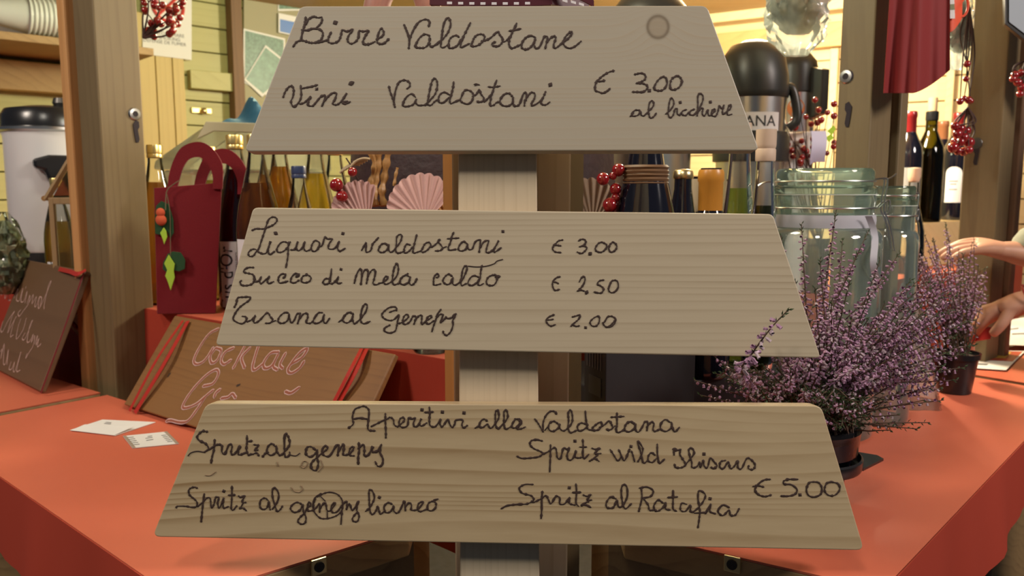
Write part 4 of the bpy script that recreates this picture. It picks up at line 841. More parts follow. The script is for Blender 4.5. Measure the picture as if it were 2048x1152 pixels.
mb = MB(); mb.tube(catmull([(xa-.014, YL-.004, ze-.002), (xa-.018, YL+.02, ze), (xa-.014, YL+.06, ze-.004)], 4), .006, 8); mb.build('rope', M['raffia'], t, smooth=True)
mb = MB()
mb.prism([(xa+.006, YL, ZS+.015), (xb-.006, YL, ZS+.015), (xb-.006, YL, ze-.014), (xa+.006, YL, ze-.014)], (0, .001, 0))
mb.prism([(xa, YL+.005, ze), (xm, YL+.005, zp-.006), (xm, YL+.105, zp-.006), (xa, YL+.105, ze)], (0, 0, .001))
mb.prism([(xb, YL+.005, ze), (xm, YL+.005, zp-.006), (xm, YL+.105, zp-.006), (xb, YL+.105, ze)], (0, 0, .001)); mb.build('pane', M['plastic_clear'], t)
# green plastic bag at the left edge
def lumpy(r, h, amp, seed, fq=9, n=28, m=18, sq=(1, 1), top=.25):
    mb = MB(); prof = []
    rings = []
    for i in range(m+1):
        v = i/m; rr = r*(math.sin(math.pi*min(.5, v*1.6+.12)) if v < .35 else 1-(1-top)*((v-.35)/.65)**2)
        ring = []
        for k in range(n):
            a = 2*math.pi*k/n; q = Vector((math.cos(a)*2, math.sin(a)*2, v*5+seed))
            d = 1+amp*mnoise.noise(q*fq/9)+amp*.5*mnoise.noise(q*fq/3)
            ring.append(mb.v(Vector((rr*d*math.cos(a)*sq[0], rr*d*math.sin(a)*sq[1], h*v))))
        rings.append(ring)
    for A, B in zip(rings, rings[1:]):
        for k in range(n): mb.face([A[k], A[(k+1)%n], B[(k+1)%n], B[k]])
    mb.face(rings[0][::-1]); mb.face(rings[-1]); return mb
t = thing('plant_bag', 'clear bag of greenery at the left edge beside the urn', 'bag', spot(2, 1.80, ZS+.001)); mb = lumpy(.045, .185, .5, 3); mb.build('plastic', M['plastic_clear'], t, local=True, smooth=True)
mb = lumpy(.038, .165, .7, 8, 20); mb.build('greenery', mat('soft_green', (.34, .37, .24), .6, var=.6, vscale=30), t, local=True, smooth=True)

# plastic cups and carton on the wall shelf, top left
wq = wl
c0 = WL(52, 40, .31); c0.z = SHZ+.056; ax = -wl
t = thing('cup_stack', 'stack of white plastic cups lying on the wall shelf', 'cups', Vector((c0.x, c0.y, SHZ)))
q = ax.to_track_quat('Z', 'Y').to_matrix().to_4x4()
prof = []
for i in range(15): prof += [(.050, i*.012), (.0545, i*.012+.002), (.0545, i*.012+.005), (.050, i*.012+.008)]
mb = MB(); mb.lathe([(.036, -.07), (.049, -.004)]+prof, seg=30); mb.xf(Matrix.Translation(c0) @ q); mb.build('cups', mat('cup_plastic', (.72, .74, .70), .3, sub=0), t, smooth=True)
o = WL(-30, 20, .13); mb = MB(); mb.prism([o+wl*.25+Vector((0, 0, 0)), o-wl*.08, o-wl*.08+wn*.10, o+wl*.25+wn*.10], (0, 0, .2)); mb.xf(Matrix.Translation((0, 0, SHZ+.001-o.z)))
tag(mb.build('carton', M['paper'], bevel=.003), 'white carton on the wall shelf in the top left corner', 'carton')

# ------------------------------------------------------------------ notices on the back wall
def wall_quad(pts, off, th, name, mt, parent=None):
    mb = MB(); mb.prism([WL(x, y, off) for x, y in pts], wn*th); return mb.build(name, mt, parent)
t = thing('smoking_notice', 'white no smoking notice on the back wall behind red berries', 'notice', WL(337, 100, .02))
sh = wall_quad([(285, -40), (383, -34), (383, 120), (285, 108)], .022, .001, 'sheet', M['paper'], t)
mb = MB(); c = WL(336, 12, .0245); mb.tube([c+(wl*math.cos(a)+Vector((0, 0, 1))*math.sin(a))*.052 for a in [i*2*math.pi/36 for i in range(36)]], .006, 8, closed=True); mb.tube([c+(wl*math.cos(a)+Vector((0, 0, 1))*math.sin(a))*.052 for a in (math.radians(135), math.radians(-45))], .005, 8)
mb.build('prohibition_ring', mat('sign_red', (.60, .04, .03), .5), t)
q = Matrix(((-wl.x, 0, wn.x, 0), (-wl.y, 0, wn.y, 0), (0, 1, 0, 0), (0, 0, 0, 1)))
for i, s_ in enumerate(('VIETATO FUMARE', 'NO SMOKING', 'DEFENSE DE FUMER')):
    text_mesh('print', s_, .0175, M['ink_grey'], t, None) if False else None
    c = WL(330, 68+i*8.5, .0235); o = text_mesh('print', s_, .0165, M['ink_grey'], None, Matrix.Translation(c) @ q); o.parent = t; o.matrix_parent_inverse = Matrix.Translation(-t.location)
green = mat('forest_print', (.13, .23, .16), .4, var=.95, vscale=110); green2 = mat('meadow_print', (.14, .26, .18), .4, var=.6, vscale=60); blue = mat('sky_print', (.10, .22, .55), .4, var=.3, vscale=6)
o = wall_quad([(486, -80), (640, -80), (640, 250), (486, 250)], .012, .008, 'notice_board', mat('olive_board', (.36, .33, .20), .6)); tag(o, 'pale olive notice board with photo prints left of the menu sign', 'board')
def photo(lab, outer, inner, off, mt):
    t = thing('photo_print', lab, 'photo', WL(*outer[2], off), 0, 'photo prints on the notice board')
    wall_quad(outer, off, .0008, 'border', M['paper'], t); wall_quad(inner, off+.0009, .0005, 'picture', mt, t)
photo('forest photo print with white border on the olive notice board', [(487, 57), (570, 77), (570, 212), (487, 165)], [(490, 61), (567, 80), (567, 205), (490, 162)], .022, green)
photo('tilted green meadow print overlapping the forest print', [(531, 90), (592, 140), (524, 194), (488, 160)], [(531, 95), (588, 140), (526, 187), (492, 158)], .026, green2)
photo('small blue sky print beside the left end of the top board', [(557, 26), (625, 40), (625, 80), (557, 65)], [(560, 38), (622, 51), (622, 77), (560, 63)], .030, blue)
photo('green landscape print at top of the notice board', [(556, -60), (640, -50), (640, 20), (556, 22)], [(558, -58), (638, -48), (638, 18), (558, 18)], .022, green)

# ------------------------------------------------------------------ red berry twigs hanging at the top left
def berry_branch(lab, root, tips, r, parent_group=None, cat='branch', berries=3, tw=.0022, seed=1):
    rnd = random.Random(seed); root = Vector(root)
    t = thing('berry_branch', lab, cat, root)
    mb = MB(); pts = []
    for tip in tips:
        tip = Vector(tip); mid = (root+tip)/2+Vector((rnd.uniform(-.02, .02), rnd.uniform(-.015, .015), rnd.uniform(-.01, .01)))
        c = catmull([root, mid, tip], 6); mb.tube(c, [tw*(1-.6*i/len(c)) for i in range(len(c))], 6); pts.append(c)
    mb.build('twigs', M['twig'], t, smooth=True)
    for c in pts:
        for k in range(berries):
            i = len(c)-1-int(k*len(c)*.5/max(1, berries)); b = c[i]+Vector((rnd.uniform(-1, 1), rnd.uniform(-1, 1), rnd.uniform(-1, 1)))*r*1.3*(k > 0)
            mb = MB(); mb.sphere(b, r*rnd.uniform(.8, 1.1), 10, 7); mb.build('berry', M['berry'], t, smooth=True)
    return t
Yt = 1.75
berry_branch('dark red berry twigs hanging beside the left post in front of the notice', PY(286, 75, Yt), [PY(x, y, Yt+.03*((i*7) % 3-1)) for i, (x, y) in enumerate(((292, -30), (312, -20), (330, -25), (352, 18), (366, 5), (385, -25), (340, 40), (322, 48), (300, 62), (345, 62), (290, 20), (360, 35)))], .0075, berries=4, seed=5)
berry_branch('short red berry twig at the top edge left of the left post', PY(138, -30, 1.72), [PY(x, y, 1.72) for x, y in ((122, 2), (131, 5), (140, 4), (128, -6))], .006, berries=1, seed=6)

# ------------------------------------------------------------------ gift basket right behind the sign post
YB2 = 1.40; bc_ = Vector((-.050, YB2, ZS+.001))
t = thing('gift_basket', 'dark wicker gift basket with raffia, pink scalloped leaves and burgundy ribbon behind the sign post', 'basket', bc_)
mb = MB(); mb.lathe([(.150, 0), (.182, .02), (.216, .10), (.230, .20), (.222, .33), (.180, .45), (.150, .50)], seg=40, flute=lambda a, z: .012*math.sin(a*20+round(z*60)*3.14)); mb.build('wicker_body', M['wicker'], t, local=True, smooth=True)
FY = YB2-.240
for i, xs in enumerate(((742, 751, 745, 739, 741), (757, 757, 752, 749, 752), (777, 772, 768, 764, 768), (794, 793, 792, 789, 786))):
    mb = MB(); c = catmull([PY(x, y, FY+.008*(1-abs(k-2)/2)) for k, (x, y) in enumerate(zip(xs, (300, 330, 358, 385, 412)))], 5)
    if i == 3: c = catmull([PY(x, y, FY) for x, y in ((795, 335), (791, 352), (788, 372))], 5)
    mb.tube(c, [(.0052 if i < 3 else .0022)*(1+.25*math.sin(k*1.3+i)) for k in range(len(c))], 7); mb.build('raffia', M['raffia'], t, smooth=True)
mb = MB()
for k in range(5):
    mb.tube(catmull([PY(680+k*5+dx, 342-k*3+dy, FY-.004*k) for dx, dy in ((0, 4), (12, -8), (26, -13), (40, -12))], 4), .0019, 6)
o = mb.build('raffia_curls', mat('raffia_pale', (.45, .34, .20), .6), t, smooth=True); o['kind'] = 'stuff'
def fan_leaf(px, py, rpx, a0, a1, n, mt, Y, lean=.02):
    """scalloped ribbed leaf: base at (px,py), opening upwards between the angles a0..a1 (degrees)"""
    b = PY(px, py, Y); R_ = rpx/FPX*Y
    mb = MB()
    def f(u, v):
        a = math.radians(a0+(a1-a0)*u); rib = math.cos(2*math.pi*n*u)
        env = (.84+.16*math.sin(math.pi*u))
        r = R_*env*(1+.045*abs(math.sin(math.pi*n*u)))*(v*.97+.03)
        return b+Vector((r*math.cos(a), lean*v-.0030*rib*v+.010*math.sin(math.pi*u)*v, r*math.sin(a)))
    mb.slab(f, n*8, 8, (0, .0012, 0)); return mb.build('scalloped_leaf', mt, t, smooth=True, angle=60)
fan_leaf(735, 458, 98, 78, 150, 9, M['pink'], FY-.030, .006)
fan_leaf(850, 445, 96, 45, 160, 10, M['pink'], FY-.028, .008)
fan_leaf(905, 452, 88, 60, 140, 7, mat('orange_brown_leaf', (.50, .22, .07), .7), FY-.012, .008)
fan_leaf(1185, 455, 96, 55, 135, 8, mat('taupe_leaf', (.26, .19, .15), .7), FY-.01, .01)
fan_leaf(1215, 470, 90, 50, 120, 7, mat('wine_leaf', (.20, .03, .03), .7), FY+.01, .01)
for (x, y, r) in ((705, 344, 9.5), (673, 370, 13.5), (684, 393, 12), (1237, 340, 13), (1206, 358, 13), (1226, 352, 8), (1231, 378, 12), (1220, 410, 15), (1232, 395, 9)):
    mb = MB(); mb.sphere(PY(x, y, FY-.024), r/FPX*(FY-.024), 16, 10); mb.build('berry', M['berry'], t, smooth=True)
mb = MB()
for pts in (((703, 318), (705, 332), (706, 338)), ((692, 316), (700, 328), (705, 336)), ((720, 365), (712, 352), (708, 346)), ((690, 420), (684, 402), (678, 382))): mb.tube([PY(x, y, FY-.016) for x, y in pts], .0011, 5)
o = mb.build('berry_stalks', M['twig'], t); o['kind'] = 'stuff'
tg = spot(858, 1.150, ZS+.0005)
g_ = thing('tumbler', 'small glass tumbler on the red shelf edge left of the sign post', 'glass', tg)
mb = MB(); mb.lathe([(.024, 0), (.027, .004), (.031, .085)], seg=32, cap1=False); mb.build('glass_wall', M['glass'], g_, local=True, smooth=True)
mb = MB(); mb.lathe([(.020, .002), (.024, .010), (.0255, .016), (.002, .017)], seg=32); mb.build('thick_base', M['glass_lid'], g_, local=True, smooth=True)
# burgundy stitched ribbon tied round the corner post above the top board
burg = mat('burgundy_ribbon', (.085, .014, .024), .45); dash = mat('white_stitch', (.75, .72, .76), .7)
YR = .874; rt = thing('stitched_ribbon', 'burgundy ribbon with white stitches tied round the post above the top board', 'ribbon', PY(1020, 10, YR))
mb = MB(); mb.slab(lambda u, v: PY(862+240*u, 13-5*v*0-30*v-3*(1-u)**6*0+(4*(u-.5))**2*(-.9), YR-.004*math.sin(math.pi*u)), 24, 4, (0, .003, 0)); rb = mb.build('band', burg, rt, smooth=True)
mb = MB(); mb.slab(lambda u, v: PY(1092+96*u, -16+30*u*u+18*u*0-26*v*(1-.5*u), YR-.006), 12, 4, (0, .003, 0)); rb2 = mb.build('tail', burg, rt, smooth=True)
def stitch(px, py, par, y, dy=0):
    mb = MB(); mb.prism([PY(x, yy, y) for x, yy in ((px-5, py-2.5), (px+5, py-2.5+dy), (px+5, py+2.5+dy), (px-5, py+2.5))], (0, .0008, 0)); mb.build('stitch', dash, par)
for k in range(8): stitch(899+k*22.3, 7.0-.15*(k-4)**2*.5, rb, YR-.0062)
for px, py in ((1130, 1), (1147, 4), (1163, 8)): stitch(px, py-1, rb2, YR-.0072, 3)
for side, x in ((-1, PY(862, 0, YR).x), (1, PY(1102, 0, YR).x)):
    z0_, z1_ = PY(1000, 13, YR).z, PY(1000, -17, YR).z; xe = -.082 if side < 0 else .084
    mb = MB(); mb.prism([(x, YR, z0_+.002), (xe, .90, z0_+.002), (xe, .968, z0_), (xe, .968, z1_), (xe, .90, z1_), (x, YR, z1_-.002)], (.0015*side, 0, 0)); mb.build('wrap', burg, rt)
mb = MB(); a = PY(745, 40, 1.26); b = PY(862, 40, 1.26)
mb.tube(catmull([PY(752, 70, 1.27), PY(752, 20, 1.26), PY(775, -28, 1.26), PY(835, -30, 1.26), PY(858, 14, 1.26), PY(860, 60, 1.27)], 6), .020, 14); hb = mb.build('salami', mat('salami_skin', (.40, .19, .15), .5, var=.5, vscale=30), t, smooth=True)
mb = MB(); mb.slab(lambda u, v: Vector(PY(1090+95*u, -2+18*u*u+(26-10*u)*v, 1.245)), 10, 3, (0, .002, 0)); mb.build('scalloped_leaf', mat('plaid_leaf', (.17, .05, .045), .6, var=.6, vscale=60), t)

# ------------------------------------------------------------------ black carton and the bottles on it
co = Vector((.123, 1.03, 0)); ca = Vector((.929, .370, 0)); cpn = Vector((-.370, .929, 0)); ZC = 1.17
def CB(s, p, z): return co+ca*s+cpn*p+Vector((0, 0, z))
t = thing('black_carton', 'black cardboard carton on the right counter under the dark bottles', 'carton', CB(.17, .1, ZF))
mb = MB(); mb.prism([CB(0, .029, ZF+.001), CB(.34, .029, ZF+.001), CB(.34, .21, ZF+.001), CB(0, .21, ZF+.001)], (0, 0, ZC-ZF-.001)); mb.build('box', M['black_matt'], t, bevel=.002)
gb = thing('black_gift_box', 'upright black gift box with dim printed side between sign post and heather', 'box', CB(.048, -.005, ZF))
mb = MB(); mb.prism([CB(-.019, -.0353, ZF+.001), CB(.115, -.0353, ZF+.001), CB(.115, .0247, ZF+.001), CB(-.019, .0247, ZF+.001)], (0, 0, .209)); mb.build('box', M['black_matt'], gb, bevel=.0012)
dim = mat('dim_print', (.075, .07, .08), .5); sx0 = -.0194
def side(p0_, p1_, z0_, z1_, nm, w_=None):
    mb = MB(); mb.prism([CB(sx0, p0_, z0_), CB(sx0, p1_, z0_), CB(sx0, p1_, z1_), CB(sx0, p0_, z1_)], -ca*.0003); return mb.build(nm, w_ or dim, gb)
side(-.024, .010, ZF+.125, ZF+.150, 'printed_square', mat('dim_square', (.035, .035, .04), .5))
for k in range(6): side(-.024+k*.0075, -.0215+k*.0075, ZF+.160, ZF+.196, 'printed_line')
def lathe_bottle(name, label, loc, prof, glass, group=None, liq=None, lev=0, cap=None, capm=None, lab=None, sc=1.0, cat='bottle', capname='capsule'):
    t = thing(name, label, cat, loc, 0, group); t.scale = (sc,)*3
    mb = MB(); mb.lathe(prof, cap1=False, seg=30); mb.build('glass', glass, t, local=True, smooth=True)
    if liq: mb = MB(); mb.lathe(prof_upto(prof, lev, .002), seg=26); mb.build('drink', liq, t, local=True, smooth=True)
    if cap: mb = MB(); mb.lathe(cap, cap0=False, seg=26); mb.build(capname, capm, t, local=True, smooth=True)
    if lab:
        r, z0, z1, off, half, lm = lab; a = face_ang(loc)+off; mb = MB(); wrap(mb, r, z0, z1, a-half, a+half); mb.build('label', lm, t, local=True, smooth=True)
    return t
ZCs = ZC+.0005
MAG = [(.050, 0), (.0535, .004), (.0545, .012), (.0545, .150), (.052, .185), (.044, .225), (.036, .262), (.027, .30), (.021, .335), (.0175, .36), (.0165, .40), (.018, .405), (.018, .42)]
mg = lathe_bottle('magnum_bottle', 'big black magnum bottle with raffia at its neck right of the sign post', Vector((.1895, 1.145, ZCs)), MAG, M['wine_dark'], cap=[(.0182, .36), (.019, .362), (.019, .42), (.004, .421)], capm=M['black'])
mb = MB()
for k in range(5): mb.lathe([(.0305+.001*(k % 2), .276+k*.0055), (.0330, .279+k*.0055), (.0300, .282+k*.0055)], seg=26, cap0=False, cap1=False)
mb.build('raffia', mat('raffia_brown', (.16, .085, .04), .6), mg, local=True, smooth=True)
BEER = [(.030, 0), (.0305, .01), (.0305, .17), (.028, .20), (.018, .245), (.0138, .27), (.0132, .292)]
lathe_bottle('beer_bottle', 'dark beer bottle with crown cap between magnum and yellow capsule', Vector((.2625, 1.238, ZCs)), BEER, M['wine_dark'], cap=[(.0145, .286), (.0158, .288), (.0150, .297), (.012, .300), (.002, .301)], capm=M['brass'], capname='crown_cap')
WINE = [(.034, 0), (.0365, .004), (.037, .010), (.037, .180), (.034, .205), (.022, .232), (.0155, .248), (.0148, .29), (.0160, .292), (.0160, .300)]
CAPS = [(.0160, .236), (.0163, .238), (.0160, .284), (.0172, .286), (.0172, .298), (.0155, .302), (.002, .3025)]
CAPY = [(.0172, .215), (.0172, .280), (.0185, .282), (.0182, .294), (.0165, .298), (.002, .2985)]
lathe_bottle('wine_bottle', 'wine bottle with yellow ochre capsule above the middle board', Vector((.2835, 1.150, ZCs)), [(r*.92, z) for r, z in WINE], M['wine_dark'], cap=CAPY, capm=M['capsule_y'])
lathe_bottle('wine_bottle', 'bottle with cream stopper half hidden behind the yellow capsule', Vector((.303, 1.325, ZCs)), [(r*.8, z*.97) for r, z in WINE], M['wine_dark'], cap=[(.0145, .230), (.0150, .275), (.0145, .287), (.002, .288)], capm=mat('cream_stopper', (.50, .40, .26), .5), capname='stopper')
CAR = [(.028, 0), (.031, .005), (.0315, .02), (.030, .10), (.0285, .17), (.026, .22), (.020, .27), (.0165, .31), (.0155, .345), (.0165, .35)]
lathe_bottle('carafe', 'clear bottle of light green liqueur right of the yellow capsule', Vector((.354, 1.260, ZCs)), CAR, M['glass'], 'clear liqueur bottles', liq_green, .272, [(.015, .345), (.0165, .35), (.0165, .372), (.002, .373)], M['cork_pale'], sc=1.0, capname='stopper')
lathe_bottle('carafe', 'clear bottle with pale wooden stopper at right end of the top board', Vector((.3725, 1.190, ZCs)), [(r*.88, z) for r, z in CAR], M['glass'], 'clear liqueur bottles', liq_olive, .268, [(.0150, .338), (.0158, .34), (.0158, .356), (.0145, .358), (.0155, .360), (.0160, .364), (.0160, .388), (.002, .389)], M['cork_pale'], sc=.92, capname='stopper')
lathe_bottle('liqueur_bottle', 'slim dark green bottle between the pale stopper and white bag', Vector((.408, 1.40, ZCs-.0)), [(.022, 0), (.0225, .25), (.013, .29), (.012, .36), (.0125, .395), (.002, .396)], mat('bottle_green_paint', (.01, .05, .035), .25)) if False else None

# ------------------------------------------------------------------ clip-top jars
def jar(label, loc, R, H, hs=.30, ang=0.0):
    t = thing('clip_jar', label, 'jar', loc, 0); k = R
    g = M['glass_green']
    fl = lambda a, z: (.018*abs(math.sin(a*6)) if .02 < z < H-.40*hs else 0)
    H0 = hs; Z = lambda f: H-(1-f)*H0
    outer = [(k*.94, 0), (k*.99, .004), (k, .012), (k, Z(.60)), (k*.985, Z(.655)), (k*.93, Z(.685)), (k*.845, Z(.70)), (k*.835, Z(.80)), (k*.86, Z(.83)), (k*.86, Z(.865))]
    mb = MB(); mb.lathe(outer, seg=72, cap1=False, flute=fl)
    mb.build('glass_body', g, t, local=True, smooth=True)
    mb = MB(); mb.lathe([(k*.90, .006), (k*.955, .016), (k*.955, Z(.59)), (k*.94, Z(.65)), (k*.88, Z(.68)), (k*.80, Z(.70)), (k*.79, Z(.80)), (k*.80, Z(.865))], seg=60, cap1=False); mb.build('inner_wall', g, t, local=True, smooth=True)
    mb = MB(); mb.lathe([(k*.80, Z(.868)), (k*.865, Z(.870)), (k*.872, Z(.90)), (k*.80, Z(.915)), (k*.80, Z(.945)), (k*.815, Z(.955)), (k*.815, Z(.985)), (k*.78, Z(1.0)), (k*.70, Z(.985)), (.004, Z(.975))], seg=60); mb.build('lid', M['glass_lid'], t, local=True, smooth=True)
    mb = MB(); mb.lathe([(k*.84, Z(.8655)), (k*.885, Z(.8655)), (k*.885, Z(.8695)), (k*.84, Z(.8695))], seg=48, cap0=False, cap1=False); mb.build('seal', mat('rubber_seal', (.62, .64, .60), .5), t, local=True, smooth=True)
    # wire bail: ring round the neck, ring round the lid, hinge loop at the left, lever at the right
    mb = MB(); cs = lambda r, z, n=40: [(r*math.cos(a), r*math.sin(a), z) for a in [i*2*math.pi/n for i in range(n)]]
    wr = .0013
    mb.tube(cs(k*.875, Z(.800)), wr, 6, closed=True); mb.tube(cs(k*.83, Z(.935)), wr, 6, closed=True)
    e, s_ = (-math.cos(ang), -math.sin(ang)), (-math.sin(ang), math.cos(ang))
    def W(x, y, z): return Vector((e[0]*x+s_[0]*y, e[1]*x+s_[1]*y, z))
    for y in (-.009, .009):
        mb.tube(catmull([W(k*.83, y, Z(.935)), W(k*1.0, y, Z(.93)), W(k*1.14, y, Z(.90)), W(k*1.19, y, Z(.84)), W(k*1.15, y, Z(.80)), W(k*.87, y, Z(.80))], 5), wr, 6)
    mb.tube([W(k*1.19, -.009, Z(.84)), W(k*1.19, .009, Z(.84))], wr, 6)
    for y in (-.012, .012):
        mb.tube(catmull([W(-k*.80, y, Z(.945)), W(-k*.96, y, Z(.95)), W(-k*1.0, y, Z(.93)), W(-k*.97, y, Z(.84)), W(-k*.98, y, Z(.77)), W(-k*1.05, y, Z(.78)), W(-k*1.04, y, Z(.84)), W(-k*.89, y, Z(.80))], 5), wr, 6)
        mb.tube(catmull([W(-k*.98, y, Z(.78)), W(-k*1.06, y, Z(.72)), W(-k*1.13, y, Z(.64)), W(-k*1.17, y, Z(.58))], 5), wr, 6)
    mb.tube([W(-k*1.17, -.012, Z(.58)), W(-k*1.17, .012, Z(.58))], wr, 6)
    mb.tube(catmull([W(-k*1.0, 0, Z(.945)), W(-k*1.08, 0, Z(.955)), W(-k*1.16, .003, Z(.975))], 4), wr, 6)
    mb.build('wire_clamp', M['steel'], t, local=True, smooth=True)
    return t
jl = CB(.428, .092, ZCs); ZJ = ZF+.0012; JH = PY(1650, 338, 1.27).z-ZJ; JZ = lambda f: JH-(1-f)*.30
j1 = jar('large clip-top glass jar with pale ribbon behind the heather', Vector((.492, 1.272, ZJ)), .090, JH, ang=-.25)
mb = MB(); a1 = face_ang(j1.location)
mb.lathe([(.0775, JZ(.700)), (.0785, JZ(.735)), (.0775, JZ(.765))], seg=60, cap0=False, cap1=False); rb = mb.build('ribbon', mat('pale_ribbon', (.50, .49, .54), .6), j1, local=True, smooth=True)
mb = MB(); p0 = j1.location
mb.slab(lambda u, v: PY(1730+22*v+14*u+6*math.sin(v*6), 432+135*v, 1.19+.01*math.sin(v*7)), 3, 20, (0, .001, 0)); mb.build('ribbon_tail', rb.data.materials[0], j1, smooth=True)
j2 = jar('smaller clip-top jar mostly hidden behind the large jar', Vector((.622, 1.33, ZJ)), .050, PY(1770, 372, 1.33).z-ZJ, .24, ang=.3)

# ------------------------------------------------------------------ coffee pots on the inner right shelf
def airpot(label, loc, R, H, dome=True, band=True):
    t = thing('airpot', label, 'coffee pot', loc, 0)
    zb = H*.53 if band else H*.82
    mb = MB(); mb.lathe([(R*.98, 0), (R, .006), (R, zb)], seg=40); mb.build('steel_body', M['steel'], t, local=True, smooth=True)
    mb = MB()
    if dome: mb.lathe([(R*1.01, H*.775), (R*1.04, H*.78), (R*1.05, H*.80), (R*1.02, H*.86), (R*.90, H*.935), (R*.66, H*.98), (R*.3, H*.998), (.004, H)], seg=40)
    else: mb.lathe([(R*1.01, H*.815), (R*1.06, H*.82), (R*1.06, H*.92), (R*.98, H*.95), (R*.5, H), (.004, H)], seg=40)
    mb.build('lid', M['black_lid'], t, local=True, smooth=True); return t, zb
M['black_lid'] = mat('black_lid', (.020, .021, .021), .38)
loc = spot(1497, 1.79, ZS+.0005); H1 = PY(1497, 82, 1.79).z-ZS; R1 = .0735
t, zb = airpot('black domed tea urn with white paper label right of the top board', loc, R1, H1)
zl0, zl1 = PY(1497, 262, 1.72).z-ZS, PY(1497, 228, 1.72).z-ZS
mb = MB(); mb.lathe([(R1*1.0, zb), (R1*1.10, zb+.002), (R1*1.12, zl0-.012), (R1*1.04, zl0)], seg=40); mb.build('ring', M['black_lid'], t, local=True, smooth=True)
mb = MB(); mb.lathe([(R1*.99, zl0), (R1*.99, H1*.78)], seg=40, cap0=False, cap1=False); mb.build('chrome_band', M['steel'], t, local=True, smooth=True)
a1 = face_ang(loc); mb = MB(); wrap(mb, R1*1.002, zl0+.001, zl1+.004, a1-1.0, a1+.85); lb = mb.build('label', M['label'], t, local=True, smooth=True)
text_mesh('label_text', 'TISANA', .032, M['ink'], lb, None, cyl=(R1*1.006, (zl0+zl1)/2+.002, a1-.02, False), squash=1.0)
sx_ = Vector((math.cos(a1), math.sin(a1), 0)); sd_ = Vector((-math.sin(a1), math.cos(a1), 0))
mb = MB(); mb.tube(catmull([sd_*R1*.95+Vector((0, 0, H1*.82)), sd_*R1*1.12+Vector((0, 0, H1*.81)), sd_*R1*1.25+Vector((0, 0, H1*.75)), sd_*R1*1.28+Vector((0, 0, H1*.69)), sd_*R1*1.05+Vector((0, 0, H1*.66))], 5), .010, 10); mb.build('side_handle', M['black_lid'], t, local=True, smooth=True)
loc = spot(1580, 2.02, ZS+.0005); H2 = PY(1580, 100, 2.02).z-ZS
t, zb = airpot('tall steel airpot with black head and orange sticker under the hanging bag', loc, .050, H2, False, False)
a1 = face_ang(loc); mb = MB(); p = Vector((math.cos(a1+.5), math.sin(a1+.5), 0))
mb.prism([Vector((math.cos(a1+.75), math.sin(a1+.75), 0))*.045+Vector((0, 0, z)) for z in (H2*.70,)]+[Vector((math.cos(a1+.75), math.sin(a1+.75), 0))*.088+Vector((0, 0, z)) for z in (H2*.72, H2*.90)]+[Vector((math.cos(a1+.75), math.sin(a1+.75), 0))*.045+Vector((0, 0, H2*.92))], Vector((-p.y, p.x, 0))*.02); mb.build('spout', M['black_lid'], t, local=True, bevel=.003)
z = PY(1590, 216, 1.97).z-ZS; mb = MB(); a2 = a1+.1
mb.poly([Vector((.0506*math.cos(a2+.42*math.cos(b)), .0506*math.sin(a2+.42*math.cos(b)), z+.022*math.sin(b))) for b in [i*2*math.pi/20 for i in range(20)]]); mb.build('sticker', mat('orange_sticker', (.55, .20, .07), .6), t, local=True)
loc = spot(1292, 1.66, ZS+.0005); H3 = PY(1290, -14, 1.66).z-ZS
t, zb = airpot('tall coffee machine with black top behind the right half of the top board', loc, .088, H3, True, False)

# white printed bag and berry bouquet
t = thing('paper_bag', 'white printed paper bag behind the berry bouquet', 'bag', spot(1586, 1.845, ZS+.0005))
xa, xb = PY(1552, 300, 1.83).x, PY(1628, 300, 1.83).x; zt = PY(1590, 262, 1.83).z
mb = MB(); mb.prism([(xa, 1.83, ZS+.001), (xb, 1.83, ZS+.001), (xb-.004, 1.83, zt), (xa+.004, 1.83, zt-.004)], (0, .045, 0)); mb.build('bag', M['paper'], t, bevel=.004)
mb = MB()
for cx, cz in ((1592, 298), (1575, 280)):
    c = PY(cx, cz, 1.829); n_ = 14
    mb.tube([c+Vector((.009*math.cos(a), 0, .009*math.sin(a))) for a in [i*1.7*math.pi/n_ for i in range(n_)]], .0012, 5)
mb.build('print', M['ink_grey'], t)
bq = spot(1640, 1.83, ZS+.0005)
bt = berry_branch('bouquet of dark red berries in a dark vase left of the right post', bq+Vector((0, -.01, .10)), [PY(x, y, 1.80+.02*((i*5) % 3-1)) for i, (x, y) in enumerate(((1630, 200), (1637, 220), (1612, 234), (1600, 225), (1585, 240), (1570, 250), (1590, 255), (1622, 248), (1635, 245), (1642, 240), (1655, 225), (1668, 232), (1668, 208), (1603, 282), (1607, 297), (1586, 313), (1612, 314), (1600, 327), (1560, 225), (1668, 285)))], .0072, berries=2, tw=.0016, seed=12)
mb = MB(); mb.lathe([(.022, 0), (.026, .01), (.028, .08), (.024, .11), (.027, .125)], bq, seg=24); mb.build('vase', M['wine_dark'], bt, smooth=True)
mb = MB(); mb.slab(lambda u, v: PY(1622+30*u+(2*math.sin(v*5)), 262+62*v-(-6 if u < .1 else 0)*v, 1.745-.012*math.sin(v*3)), 4, 10, (0, .001, 0)); mb.build('tag', M['lilac'], bt, smooth=True)
for pts in (((1655, 262), (1668, 250), (1672, 258), (1664, 270)), ((1652, 275), (1662, 268), (1668, 276), (1658, 284))):
    mb = MB(); mb.prism([PY(x, y, 1.77) for x, y in pts], (0, .002, 0)); mb.build('leaf', M['lime'], bt)

